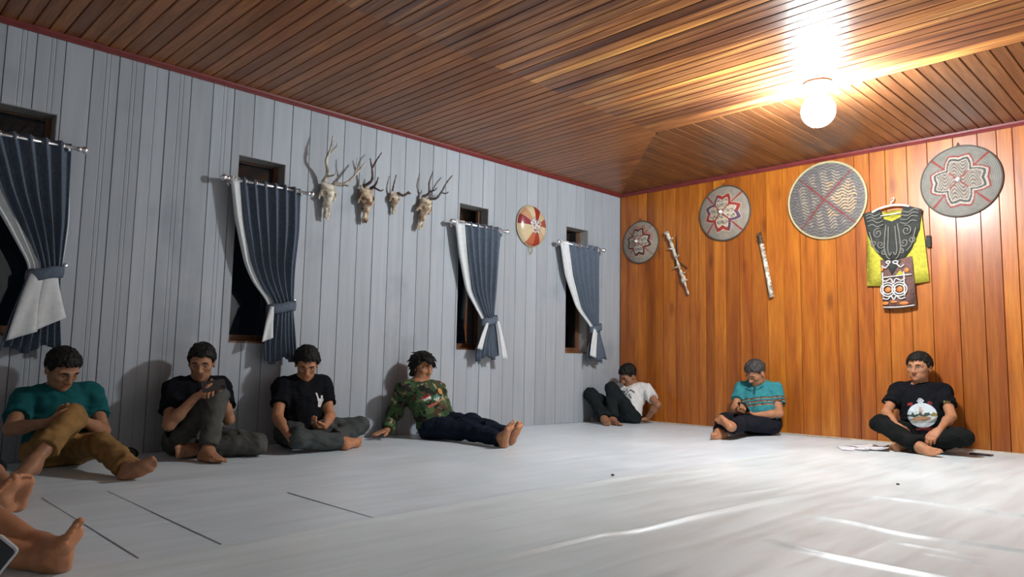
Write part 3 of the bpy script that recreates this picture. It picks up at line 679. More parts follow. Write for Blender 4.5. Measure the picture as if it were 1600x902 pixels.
# ------------------------------------------------------------------ round woven hats on the orange wall
TAN = (0.29, 0.245, 0.195); DK = (0.035, 0.03, 0.03); RED = (0.30, 0.035, 0.025); CRM = (0.62, 0.54, 0.42); PUR = (0.10, 0.05, 0.10)
def petal_R(th, a, b, c):
    ph = ((th+math.pi/4) % (math.pi/2))-math.pi/4; p = abs(ph)/(math.pi/4)
    if p < 0.42: return a+(b-a)*p/0.42
    return b+(c-b)*((p-0.42)/0.58)
def hat_color(kind, rho, th):
    dg = ((th % (math.pi/2))-math.pi/4)*rho
    lx, ly = rho*math.cos(th), rho*math.sin(th)
    if kind == 'woven':
        if abs(dg) < 0.022: return (0.20, 0.035, 0.03)
        if rho > 0.965: return (0.42, 0.36, 0.20)
        s = math.sin(78*(ly+0.028*math.sin(24*lx)+0.25*lx*(1 if lx*ly > 0 else -1))); t = math.sin(20*lx+3*ly)
        inn = rho < 0.78 and abs(dg) > 0.09
        a = (0.27, 0.225, 0.17) if inn and t > -0.2 else (0.15, 0.135, 0.125)
        if lx > 0.05 and abs(ly) < 0.45 and inn: a = (0.40, 0.27, 0.15)
        return (0.085, 0.075, 0.075) if s > 0.2 else a
    if kind == 'grey':
        R = petal_R(th, 0.64, 0.73, 0.47)
        if abs(dg) < 0.020 and (rho > R+0.03 or rho < R-0.16): return (0.24, 0.04, 0.03)
        if R+0.01 < rho < R+0.06: return (0.23, 0.04, 0.035)
        if R-0.05 < rho <= R+0.01: return (0.36, 0.33, 0.28)
        if R-0.11 < rho <= R-0.05: return (0.055, 0.055, 0.05)
        if rho <= R-0.11:
            if rho < 0.05: return (0.55, 0.52, 0.45)
            if R-0.15 < rho: return (0.34, 0.30, 0.25)
            return (0.10, 0.085, 0.075) if math.sin(60*ly+9*math.sin(14*lx)) > 0.35 else (0.27, 0.225, 0.18)
        return (0.185, 0.175, 0.15)
    R = petal_R(th, 0.58, 0.71, 0.44); thin = kind == 'thin'
    band = (0.15, 0.035, 0.03) if thin else (RED if (th % math.pi) < math.pi*0.6 else PUR)
    if abs(dg) < 0.022: return RED
    if R+0.012 < rho < R+0.05: return (0.48, 0.36, 0.26)
    if thin and R+0.05 <= rho < R+0.09: return RED if 0 < th < 2.4 else TAN
    if R-0.13 < rho <= R+0.012: return band if not thin or rho > R-0.06 else DK
    if rho <= R-0.13:
        if rho > R-0.16: return CRM
        if rho < 0.07: return (0.7, 0.66, 0.6)
        z = math.sin(34*lx+6*math.sin(40*ly)); q = math.sin(30*ly)
        return DK if z > 0.45 and q > -0.3 else ((0.46, 0.38, 0.28) if not thin else (0.36, 0.31, 0.25))
    if rho > 0.965: return (0.10, 0.09, 0.08)
    return TAN
def hat(cx, cz, r, depth, kind, rot, label, rim, boss=True, tilt=0.0):
    n, m = 176, 64; root = empty('woven_hat', (cx, 0, cz), label, 'woven hat', 'round woven hats on the orange wall')
    P = [(cx, -0.012-depth, cz)]; C = []; F = []
    def pt(rho, th):
        h = depth*(1-rho)**0.9*(1.0)+0.002*math.sin(th*2)*rho
        return (cx+r*rho*math.cos(th), -0.012-h-tilt*(1+rho*math.sin(th))*0.5, cz+r*rho*math.sin(th))
    P[0] = pt(0, 0)
    for i in range(1, m+1):
        for k in range(n): P.append(pt(i/m, 2*math.pi*k/n))
    for k in range(n): F.append((0, 1+k, 1+(k+1) % n)); C.append(hat_color(kind, 0.01, rot))
    for i in range(1, m):
        for k in range(n):
            F.append((1+(i-1)*n+k, 1+i*n+k, 1+i*n+(k+1) % n, 1+(i-1)*n+(k+1) % n))
            C.append(hat_color(kind, (i+0.5)/m, (2*math.pi*(k+0.5)/n-rot) % (2*math.pi)))
    obj('crown', P, F, M['straw'], root, facecol=np.array(C), smooth=True)
    MB().tube([pt(1.0, 2*math.pi*k/60) for k in range(60)], rim, 8, close=True).build('rim', M['bamboo'] if kind == 'woven' else M['rim_dark'], root, smooth=True)
    if boss:
        MB().lathe((cx, -0.008-depth, cz), (0, -1, 0), [(0, 0.022*r/0.28), (0.012, 0.019), (0.03, 0.010), (0.04, 0.003)], 12).build('boss', M['shell'], root, smooth=True)
    MB().tube([(cx-0.02, -0.012, cz+r*0.985), (cx-0.008, -0.008, cz+r+0.035), (cx+0.005, -0.012, cz+r*0.99)], 0.004, 6).build('hanging_loop', M['rim_dark'], root)
def straw():
    m = vcol('plaited_straw', 0.6, 0.35); n, l = m.node_tree.nodes, m.node_tree.links; b = n['Principled BSDF']
    tc = n.new('ShaderNodeTexCoord'); wv = n.new('ShaderNodeTexWave'); wv.wave_type = 'RINGS'; wv.rings_direction = 'Y'; wv.inputs['Scale'].default_value = 22; wv.inputs['Distortion'].default_value = 2.5
    wv.inputs['Detail'].default_value = 2
    l.new(tc.outputs['Object'], wv.inputs['Vector']); bp = n.new('ShaderNodeBump'); bp.inputs['Strength'].default_value = 0.35; bp.inputs['Distance'].default_value = 0.003
    l.new(wv.outputs['Fac'], bp.inputs['Height']); l.new(bp.outputs['Normal'], b.inputs['Normal'])
    return m
M['straw'] = straw(); M['bamboo'] = simple('bamboo_rim', (0.42, 0.36, 0.2), 0.5); M['rim_dark'] = simple('dark_rattan_rim', (0.07, 0.055, 0.045), 0.6); M['shell'] = simple('white_shell', (0.75, 0.73, 0.7), 0.2)
hat(0.303, 2.055, 0.245, 0.085, 'thin', 0.05, 'small grey woven hat with thin black and red petal outline, nearest the corner', 0.007)
hat(1.373, 2.255, 0.293, 0.085, 'bold', 0.0, 'woven hat with thick red and purple petal outline around a cream centre', 0.007)
hat(2.443, 2.235, 0.366, 0.045, 'woven', 0.02, 'largest round tray, dark all-over plaiting with bamboo rim and red cross', 0.010, boss=False, tilt=0.03)
hat(3.558, 2.24, 0.302, 0.07, 'grey', 0.0, 'plain grey woven hat with double red and black petal outline, rightmost on the orange wall', 0.007)

# ------------------------------------------------------------------ red and cream disc on the grey wall
disc = empty('wall_disc', (0, -1.547, 2.055), 'round red and cream sectored disc with a silver sequin centre and hanging loop', 'wall ornament')
n, m = 72, 14; P = []; F = []; C = []; cy, cz, r = -1.547, 2.055, 0.215
def dpt(rho, th): return (0.012+0.075*math.sqrt(max(0, 1-rho**2))*0.9, cy+r*rho*math.sin(th), cz+r*rho*math.cos(th))
P.append(dpt(0, 0)); secs = [(0.28, 0.03, 0.02), (0.55, 0.42, 0.25), (0.35, 0.07, 0.04), (0.60, 0.48, 0.30), (0.52, 0.36, 0.22), (0.30, 0.045, 0.03), (0.42, 0.12, 0.06), (0.58, 0.46, 0.28), (0.56, 0.44, 0.27), (0.25, 0.04, 0.05), (0.50, 0.28, 0.16), (0.60, 0.48, 0.30)]
for i in range(1, m+1):
    for k in range(n): P.append(dpt(i/m, 2*math.pi*k/n))
for k in range(n): F.append((0, 1+(k+1) % n, 1+k)); C.append((0.5, 0.5, 0.5))
for i in range(1, m):
    for k in range(n):
        F.append((1+(i-1)*n+k, 1+(i-1)*n+(k+1) % n, 1+i*n+(k+1) % n, 1+i*n+k)); C.append(secs[int(12*k/n)])
gm, gn, gl_, gb = nm('lacquered_sectors'); setp(gb, None, 0.22, 0, 0.6); at_ = gn.new('ShaderNodeAttribute'); at_.attribute_name = 'Col'; gl_.new(at_.outputs['Color'], gb.inputs['Base Color'])
obj('shell', P, F, gm, disc, facecol=np.array(C), smooth=True)
MB().tube([dpt(1.0, 2*math.pi*k/48) for k in range(48)], 0.006, 6, close=True).build('rim', M['bamboo'], disc, smooth=True)
rb = random.Random(4); mb = MB()
for k in range(60):
    rho = 0.36*math.sqrt(rb.random()); th = rb.random()*6.283; p = dpt(rho, th); mb.sphere((p[0]+0.004, p[1], p[2]), rb.uniform(0.010, 0.017), 6, 4, (0.6, 1, 1))
props(mb.build('sequins', M['chrome'], disc), kind='stuff')
MB().tube([(0.012, cy-0.03, cz-r+0.01), (0.02, cy-0.035, cz-r-0.05), (0.02, cy-0.01, cz-r-0.085), (0.02, cy+0.018, cz-r-0.055), (0.012, cy+0.012, cz-r+0.008)], 0.004, 6).build('hanging_loop', M['bamboo'], disc, smooth=True)

# ------------------------------------------------------------------ sticks on the orange wall
st = empty('gnarled_stick', (0.81, 0, 1.76), 'gnarled pale branch with knobbly side shoots hung on the orange wall', 'stick')
mb = MB(); P = catmull([(0.665, -0.03, 2.13), (0.70, -0.035, 2.06), (0.745, -0.03, 1.95), (0.80, -0.035, 1.80), (0.85, -0.03, 1.66), (0.90, -0.035, 1.54), (0.945, -0.03, 1.41)], 6)
mb.tube(P, [0.021-0.013*i/len(P)+0.005*math.sin(i*1.3) for i in range(len(P))], 8)
for i, (dx, dz, L) in ((3, (-1, 0.6, 0.04)), (8, (1, 0.5, 0.05)), (13, (-1, 0.2, 0.06)), (17, (1, 0.5, 0.05)), (21, (-1, -0.3, 0.06)), (25, (1, 0.3, 0.06)), (29, (1, 0.2, 0.05))):
    p = P[i]; mb.tube([p, (p[0]+dx*L*0.6, p[1]-0.012, p[2]+dz*L*0.6), (p[0]+dx*L, p[1]-0.016, p[2]+dz*L)], [0.011, 0.008, 0.005], 6)
mb.build('branch', M['antler_pale'], st, smooth=True)
mb = MB()
for i, r in ((4, 0.026), (14, 0.024), (24, 0.022), (28, 0.034)): mb.sphere(tuple(P[i]), r, 10, 7, (0.8, 0.7, 1.4))
props(mb.build('knobs', M['bone_white'], st, smooth=True), kind='stuff')
MB().tube([(0.80, -0.022, 2.07), (0.805, -0.02, 1.80)], 0.006, 6).tube([(0.79, -0.012, 1.80), (0.92, -0.012, 1.70)], 0.006, 6).build('twig', M['antler_dark'], st)
st = empty('carved_flute', (1.82, 0, 1.66), 'white banded carved stick with a dark hairy head, under the woven hats', 'stick')
MB().tube([(1.785, -0.022, 1.885), (1.84, -0.024, 1.60), (1.885, -0.022, 1.335)], [0.021, 0.022, 0.024], 12).build('shaft', M['bone_white'], st, smooth=True)
a0, a1 = np.array([1.785, -0.022, 1.885]), np.array([1.885, -0.022, 1.335]); mb = MB()
for k in range(14):
    p = a0+(a1-a0)*(0.06+k*0.068); mb.sphere((p[0]+0.016, p[1]-0.012, p[2]), 0.0085, 6, 4, (1.1, 0.7, 1.0))
props(mb.build('notches', M['antler_dark'], st), kind='stuff')
mb = MB(); rb = random.Random(2); mb.tube([(1.768, -0.022, 1.98), (1.785, -0.022, 1.88)], [0.020, 0.024], 10)
for k in range(22):
    s = (rb.uniform(1.75, 1.785), -0.03, rb.uniform(1.91, 1.99)); mb.tube([s, (s[0]+rb.uniform(-0.02, 0.06), s[1]-rb.uniform(0.0, 0.025), s[2]+rb.uniform(-0.03, 0.03))], [0.005, 0.0015], 5)
mb.build('hairy_head', M['antler_dark'], st)

# ------------------------------------------------------------------ embroidered vest on a hanger
ve = empty('embroidered_vest', (3.03, 0, 2.05), 'black and yellow embroidered vest with long beaded panel on a white hanger', 'vest')
def cloth(poly, y, th, name, mat, bulge=0.012, seed=0):
    bm = bmesh.new(); vs = [bm.verts.new((x, y, z)) for x, z in poly]; f = bm.faces.new(vs)
    bmesh.ops.triangulate(bm, faces=[f]); bmesh.ops.subdivide_edges(bm, edges=bm.edges[:], cuts=4, use_grid_fill=False)
    bmesh.ops.triangulate(bm, faces=bm.faces[:]); V = [v.co.copy() for v in bm.verts]; Fa = [tuple(v.index for v in f.verts) for f in bm.faces] if bm.verts.index_update() is None else []
    bm.free(); x0 = min(p[0] for p in poly); x1 = max(p[0] for p in poly)
    V = [(v.x, y-bulge*math.sin(math.pi*(v.x-x0)/(x1-x0))-0.004*math.sin(31*v.x+7*v.z+seed), v.z) for v in V]
    o = obj(name, V, Fa, mat, ve, smooth=True); md = o.modifiers.new('thick', 'SOLIDIFY'); md.thickness = th; md.offset = 0
    return o
M['yellow_cloth'] = simple('yellow_green_cloth', (0.43, 0.39, 0.035), 0.8, var=0.18, scale=40, bump=0.2)
M['black_cloth'] = simple('black_velvet', (0.03, 0.033, 0.03), 0.9, var=0.2, bump=0.2)
M['grey_applique'] = simple('grey_applique', (0.16, 0.155, 0.13), 0.7)
M['panel_cloth'] = simple('maroon_panel', (0.13, 0.065, 0.055), 0.8, var=0.3, scale=50)
cloth([(2.80, 2.03), (2.93, 2.05), (3.02, 1.99), (3.12, 2.05), (3.255, 2.02), (3.275, 1.75), (3.295, 1.402), (3.19, 1.39), (2.90, 1.385), (2.79, 1.392), (2.80, 1.75)], -0.018, 0.008, 'jacket', M['yellow_cloth'])
MB().box((3.285, -0.03, 1.70), (3.32, -0.012, 1.80)).build('tie_tab', M['black_cloth'], ve)
cloth([(2.775, 2.055), (2.88, 2.075), (2.93, 2.075), (2.955, 1.985), (3.025, 1.955), (3.095, 1.985), (3.115, 2.075), (3.17, 2.075), (3.265, 2.035), (3.24, 1.86), (3.17, 1.69), (3.10, 1.60), (2.96, 1.60), (2.88, 1.70), (2.81, 1.86)], -0.032, 0.006, 'bodice', M['black_cloth'])
cloth([(2.915, 1.62), (3.03, 1.60), (3.175, 1.63), (3.185, 1.40), (3.195, 1.19), (3.06, 1.175), (2.925, 1.18), (2.918, 1.40)], -0.036, 0.006, 'beaded_panel', M['panel_cloth'])
def ribbons(lines, y, r, mat, name):
    mb = MB()
    for pl in lines:
        P = catmull([(x, y-0.012*math.sin(math.pi*(x-2.77)/0.5)-0.002, z) for x, z in pl], 5); mb.tube(P, r, 5)
    return props(mb.build(name, mat, ve, smooth=True), kind='stuff')
mir = lambda L: L+[[(2*3.022-x, z) for x, z in p] for p in L]
spir = lambda cx, cz, r, a0, tw: [(cx+r*(1-0.8*k/16)*math.cos(a0+tw*k/16), cz+r*1.15*(1-0.8*k/16)*math.sin(a0+tw*k/16)) for k in range(17)]
ribbons(mir([[(2.995, 1.91), (2.99, 1.80), (2.985, 1.70), (3.0, 1.65), (3.015, 1.68)], [(2.975, 1.93), (2.962, 1.82), (2.955, 1.72), (2.975, 1.64), (3.0, 1.615)],
             spir(2.905, 1.86, 0.042, 1.2, 9.0), spir(2.925, 1.755, 0.036, 0.6, -8.5), spir(2.865, 1.775, 0.026, 2.4, 8.0), spir(2.95, 1.68, 0.022, 1.0, 8.0),
             [(2.80, 2.03), (2.84, 2.045), (2.88, 2.02), (2.93, 2.035)], [(2.805, 2.005), (2.85, 2.015), (2.89, 1.99), (2.94, 2.0)], [(2.81, 1.975), (2.86, 1.985), (2.90, 1.955), (2.95, 1.965)], [(2.82, 1.935), (2.86, 1.945), (2.90, 1.92), (2.955, 1.935)],
             [(2.83, 1.88), (2.845, 1.82), (2.87, 1.73), (2.91, 1.68)]]), -0.040, 0.006, M['grey_applique'], 'applique')
circ = lambda cx, cz, rx, rz, n=12: [(cx+rx*math.cos(6.2832*k/n), cz+rz*math.sin(6.2832*k/n)) for k in range(n+1)]
M['bead_white'] = simple('white_beads', (0.55, 0.53, 0.50), 0.4, var=0.25, scale=150); M['bead_orange'] = simple('orange_beads', (0.55, 0.17, 0.03), 0.5, var=0.25, scale=120)
ribbons(mir([circ(2.975, 1.345, 0.042, 0.040), circ(2.975, 1.345, 0.06, 0.06), [(2.925, 1.44), (2.96, 1.42), (3.0, 1.44), (3.02, 1.40)], [(2.93, 1.27), (2.97, 1.26), (3.0, 1.285), (3.02, 1.25)], [(2.935, 1.50), (2.935, 1.40), (2.935, 1.28)], [(2.93, 1.56), (2.96, 1.54), (2.99, 1.57)]])
        + [[(2.93, 1.19), (3.06, 1.187), (3.185, 1.20)], circ(2.985, 1.59, 0.016, 0.011), circ(3.045, 1.585, 0.02, 0.013), [(2.93, 1.455), (3.02, 1.46), (3.17, 1.47)]], -0.046, 0.0065, M['bead_white'], 'white_beads')
mb = MB()
for cx, cz, rx, rz in ((2.975, 1.345, 0.026, 0.024), (3.072, 1.345, 0.026, 0.026), (2.95, 1.225, 0.03, 0.016), (3.10, 1.22, 0.04, 0.016), (3.02, 1.235, 0.03, 0.012), (2.93, 1.53, 0.012, 0.02), (3.13, 1.51, 0.022, 0.02)):
    mb.sphere((cx, -0.045-0.012*math.sin(math.pi*(cx-2.77)/0.5), cz), 1, 10, 6, (rx, 0.006, rz))
props(mb.build('orange_beads', M['bead_orange'], ve, smooth=True), kind='stuff')
cloth([(3.03, 1.455), (3.075, 1.51), (3.13, 1.465)], -0.048, 0.004, 'yellow_patch', M['yellow_cloth'], 0.006)
cloth([(2.955, 1.595), (3.09, 1.595), (3.01, 1.475)], -0.050, 0.004, 'black_point', M['black_cloth'], 0.006)
MB().tube(catmull([(2.86, -0.055, 2.055), (2.93, -0.055, 2.085), (3.02, -0.05, 2.10), (3.11, -0.055, 2.09), (3.17, -0.055, 2.07)], 5), 0.009, 8).tube([(2.93, -0.05, 2.015), (3.10, -0.05, 2.022)], 0.005, 6).tube(catmull([(3.02, -0.05, 2.10), (3.02, -0.045, 2.13), (3.04, -0.035, 2.15), (3.035, -0.018, 2.175), (3.01, -0.004, 2.165)], 5), 0.0045, 6).build('hanger', M['white_plastic'], ve, smooth=True)
# ------------------------------------------------------------------ people
POSE = {
 'P1': dict(head=(0.248, -5.757, 0.561), shL=(0.189, -5.58, 0.403), shR=(0.141, -5.916, 0.376), elL=(0.364, -5.548, 0.196), wrL=(0.505, -5.714, 0.283), elR=(0.352, -6.008, 0.23), wrR=(0.545, -5.883, 0.272), hipL=(0.235, -5.665, 0.093), hipR=(0.246, -5.835, 0.087), knR=(0.572, -5.765, 0.304), anR=(0.791, -5.979, 0.094), toR=(0.932, -6.092, 0.039), knL=(0.627, -5.626, 0.138), anL=(0.987, -5.581, 0.051), toL=(1.145, -5.498, 0.111)),
 'P2': dict(head=(0.253, -4.951, 0.609), shL=(0.189, -4.788, 0.439), shR=(0.204, -5.111, 0.425), elL=(0.369, -4.797, 0.232), wrL=(0.466, -4.896, 0.421), elR=(0.365, -5.175, 0.213), wrR=(0.461, -5.057, 0.391), hipL=(0.215, -4.879, 0.103), hipR=(0.218, -5.048, 0.088), knR=(0.44, -4.914, 0.39), anR=(0.581, -5.01, 0.061), toR=(0.765, -4.997, 0.031), knL=(0.559, -4.682, 0.075), anL=(0.396, -5.032, 0.051), toL=(0.522, -5.172, 0.059)),
 'P3': dict(head=(0.262, -4.184, 0.609), shL=(0.203, -4, 0.445), shR=(0.179, -4.331, 0.433), elL=(0.354, -4.025, 0.219), wrL=(0.53, -4.17, 0.164), elR=(0.328, -4.427, 0.226), wrR=(0.542, -4.468, 0.14), hipL=(0.231, -4.111, 0.096), hipR=(0.227, -4.277, 0.099), knR=(0.603, -4.41, 0.104), anR=(0.584, -4.038, 0.05), toR=(0.53, -3.856, 0.044), knL=(0.293, -3.722, 0.13), anL=(0.454, -4.053, 0.067), toL=(0.449, -4.242, 0.05)),
 'P4': dict(head=(0.238, -3.086, 0.587), shL=(0.293, -2.959, 0.396), shR=(0.238, -3.284, 0.408), elL=(0.142, -2.775, 0.26), wrL=(0.114, -2.872, 0.048), elR=(0.068, -3.236, 0.2), wrR=(0.188, -3.391, 0.07), hipL=(0.338, -2.947, 0.113), hipR=(0.413, -3.099, 0.095), knR=(0.794, -3.001, 0.081), anR=(1.164, -3.028, 0.07), toR=(1.29, -3.064, 0.204), knL=(0.729, -2.943, 0.148), anL=(1.081, -2.867, 0.081), toL=(1.221, -2.889, 0.202)),
 'P5': dict(head=(0.303, -0.255, 0.519), shL=(0.472, -0.148, 0.359), shR=(0.154, -0.19, 0.353), elL=(0.686, -0.24, 0.215), wrL=(0.524, -0.207, 0.048), elR=(0.102, -0.213, 0.085), wrR=(0.124, -0.443, 0.05), hipL=(0.413, -0.307, 0.065), hipR=(0.254, -0.347, 0.085), knL=(0.27, -0.511, 0.372), anL=(0.397, -0.647, 0.049), toL=(0.571, -0.714, 0.019), knR=(0.078, -0.631, 0.301), anR=(0.343, -0.727, 0.055), toR=(0.478, -0.854, 0.014)),
 'P6': dict(head=(1.817, -0.256, 0.585), shL=(1.96, -0.135, 0.43), shR=(1.632, -0.181, 0.425), elL=(2.054, -0.265, 0.208), wrL=(1.919, -0.456, 0.192), elR=(1.662, -0.375, 0.236), wrR=(1.794, -0.566, 0.211), hipL=(1.956, -0.252, 0.098), hipR=(1.786, -0.245, 0.096), knL=(1.88, -0.644, 0.122), anL=(1.969, -1.007, 0.116), toL=(1.802, -0.956, 0.189), knR=(1.703, -0.631, 0.137), anR=(1.819, -0.974, 0.05), toR=(1.843, -1.158, 0.023)),
 'P7': dict(head=(3.248, -0.218, 0.67), shL=(3.409, -0.157, 0.47), shR=(3.072, -0.201, 0.461), elL=(3.5, -0.337, 0.284), wrL=(3.474, -0.549, 0.191), elR=(3.042, -0.407, 0.283), wrR=(3.171, -0.586, 0.204), hipL=(3.375, -0.233, 0.095), hipR=(3.206, -0.23, 0.091), knR=(3.047, -0.575, 0.204), anR=(3.368, -0.687, 0.055), toR=(3.521, -0.793, 0.033), knL=(3.619, -0.545, 0.144), anL=(3.251, -0.537, 0.057), toL=(3.189, -0.713, 0.029)),
 'F1': dict(head=(0.741, -6.624, 0.679), shL=(0.801, -6.462, 0.498), shR=(0.802, -6.792, 0.497), elL=(0.953, -6.433, 0.27), wrL=(1.157, -6.515, 0.189), elR=(0.963, -6.81, 0.274), wrR=(1.14, -6.677, 0.196), hipL=(0.881, -6.406, 0.103), hipR=(0.949, -6.561, 0.103), knL=(1.256, -6.277, 0.156), anL=(1.619, -6.209, 0.09), toL=(1.78, -6.216, 0.19), knR=(1.305, -6.379, 0.128), anR=(1.662, -6.269, 0.086), toR=(1.829, -6.279, 0.175)),
 'F2': dict(head=(2.151, -6.779, 0.642), shL=(2.145, -6.641, 0.456), shR=(2.076, -6.963, 0.463), elL=(2.384, -6.651, 0.318), wrL=(2.585, -6.603, 0.204), elR=(2.214, -6.895, 0.235), wrR=(2.414, -6.772, 0.219), hipL=(1.854, -6.671, 0.099), hipR=(1.983, -6.783, 0.098), knL=(2.202, -6.507, 0.204), anL=(2.475, -6.296, 0.057), toL=(2.658, -6.279, 0.099), knR=(2.291, -6.526, 0.076), anR=(2.579, -6.286, 0.027), toR=(2.718, -6.269, 0.154)),
}

EYE = np.eye(3)
def frame_from(fwd, up=(0, 0, 1)):
    f = nrm(fwd); r = nrm(np.cross(f, up)); u = np.cross(r, f); return r, f, u
def hand(fl, w, d, n, left, curl, thumb_in=0.4, sc=0.95, spread=0.06):
    """palm and five fingers: w wrist, d finger direction, n palm normal; curl = bend at the three joints"""
    w = np.array(w, float); d = nrm(d); n = nrm(np.array(n, float)-d*np.dot(n, d)); s = np.cross(d, n)*(-1 if left else 1)
    K = []
    for off, ln, L in ((0.027, 0.088, (0.040, 0.026, 0.021)), (0.009, 0.091, (0.044, 0.028, 0.022)), (-0.010, 0.086, (0.040, 0.027, 0.021)), (-0.027, 0.077, (0.031, 0.020, 0.018))):
        k = w+(d*ln+s*off)*sc; K.append(k)
        fl.rc(w+s*off*0.55*sc+d*0.012, k, 0.0155*sc, 0.0118*sc, 0.014)
        dd = nrm(d+s*off*spread*30*0.3); nn = n; p = k; r = 0.0098*sc
        for j in range(3):
            c = curl[j]*(1+0.06*(0.01-off)*20); d2 = dd*math.cos(c)+nn*math.sin(c); nn = nn*math.cos(c)-dd*math.sin(c); dd = d2
            q = p+dd*L[j]*sc; fl.rc(p, q, r, r*0.93, 0.004); p = q; r *= 0.93
    b = w+(d*0.028+s*0.020)*sc; p = w+(d*0.06+s*0.046+n*0.014)*sc; q = p+nrm(d*0.85+s*(0.5-thumb_in)+n*(0.15+0.5*thumb_in))*0.034*sc; e = q+nrm(d*0.9+s*(0.15-thumb_in)+n*(0.1+0.7*thumb_in))*0.027*sc
    fl.rc(b, p, 0.0165*sc, 0.0125*sc, 0.012); fl.rc(p, q, 0.0115*sc, 0.0105*sc, 0.006); fl.rc(q, e, 0.0102*sc, 0.0088*sc, 0.004)
    return w+(d*0.09+n*0.03)*sc, d, n, s
def foot(fl, an, to, kn, left, sc=0.94, u0=None):
    an = np.array(an, float); to = np.array(to, float); e = nrm(to-an); u = nrm(np.array(kn, float)-an) if u0 is None else np.array(u0, float)
    up = nrm(u-e*u.dot(e)); a = math.asin(0.05/0.19); fd = nrm(e*math.cos(a)+up*math.sin(a)); up = nrm(up-fd*up.dot(fd)); sd = np.cross(fd, up)*(1 if left else -1)   # sd: big-toe side
    P = lambda f, s, z: an+(fd*f+sd*s+up*z)*sc
    fl.rc(P(-0.035, 0, -0.035), P(0.0, 0, 0.0), 0.031*sc, 0.034*sc, 0.03)
    fl.rc(P(-0.035, 0, -0.040), P(0.06, -0.016, -0.052), 0.030*sc, 0.022*sc, 0.03)
    fl.rc(P(0.0, 0.004, -0.005), P(0.135, 0.022, -0.052), 0.034*sc, 0.020*sc, 0.03)
    fl.rc(P(0.02, -0.006, -0.02), P(0.12, -0.018, -0.056), 0.030*sc, 0.016*sc, 0.03)
    fl.rc(P(0.06, -0.018, -0.054), P(0.115, -0.032, -0.058), 0.018*sc, 0.014*sc, 0.02)
    fl.rc(P(0.135, 0.026, -0.054), P(0.128, -0.026, -0.059), 0.018*sc, 0.014*sc, 0.02)
    for i, (s0, f0, L, r) in enumerate(((0.031, 0.142, 0.052, 0.0135), (0.010, 0.146, 0.045, 0.0095), (-0.005, 0.142, 0.040, 0.0090), (-0.019, 0.135, 0.036, 0.0088), (-0.032, 0.124, 0.032, 0.0085))):
        fl.rc(P(f0-0.012, s0*0.92, -0.056), P(f0+L*0.55, s0, -0.050), r*sc*1.02, r*sc*0.95, 0.008)
        fl.rc(P(f0+L*0.55, s0, -0.050), P(f0+L*0.85, s0, -0.058), r*sc, r*sc*0.98, 0.004)
    return fd, up, sd
def head(fl, c, R, jaw=1.0, wide=1.0):
    """R rows: right, forward, up"""
    r, f, u = R; P = lambda x, y, z: c+r*x*wide+f*y+u*z
    fl.ell(P(0, -0.014, 0.032), R, (0.074*wide, 0.092, 0.084), 0.02)
    fl.ell(P(0, 0.018, -0.03), R, (0.063*wide, 0.066, 0.080), 0.03)
    fl.ell(P(0, 0.030, -0.078), R, (0.050*wide*jaw, 0.048, 0.036), 0.03)
    fl.ell(P(0, 0.070, -0.098), R, (0.019*jaw, 0.014, 0.015), 0.022)
    for sg in (-1, 1):
        fl.ell(P(sg*0.042, 0.052, -0.026), R, (0.022, 0.022, 0.018), 0.02)
        fl.rc(P(sg*0.012, 0.083, 0.014), P(sg*0.046, 0.068, 0.012), 0.011, 0.010, 0.016)
        fl.ell(P(sg*0.032, 0.090, -0.004), R, (0.017, 0.014, 0.011), 0.012, 'd')
        fl.ell(P(sg*0.076, -0.012, -0.012), R, (0.010, 0.019, 0.032), 0.008)
        fl.ell(P(sg*0.083, -0.004, -0.008), R, (0.006, 0.010, 0.016), 0.006, 'd')
        fl.ell(P(sg*0.013, 0.090, -0.040), R, (0.0095, 0.011, 0.0085), 0.008)
        fl.rc(P(sg*0.018, 0.0745, 0.0035), P(sg*0.046, 0.066, 0.002), 0.0075, 0.006, 0.004)
        fl.rc(P(sg*0.018, 0.0745, -0.0135), P(sg*0.046, 0.066, -0.012), 0.006, 0.0055, 0.004)
    fl.rc(P(0, 0.082, 0.008), P(0, 0.102, -0.036), 0.0085, 0.0125, 0.012)
    fl.rc(P(-0.017, 0.078, -0.0655), P(0.017, 0.078, -0.0655), 0.0075, 0.0075, 0.006)
    fl.rc(P(-0.013, 0.077, -0.0765), P(0.013, 0.077, -0.0765), 0.0085, 0.0085, 0.006)
    fl.rc(P(-0.024, 0.087, -0.0712), P(0.024, 0.087, -0.0712), 0.0022, 0.0022, 0.003, 'd')
SKIN = (0.41, 0.190, 0.098)
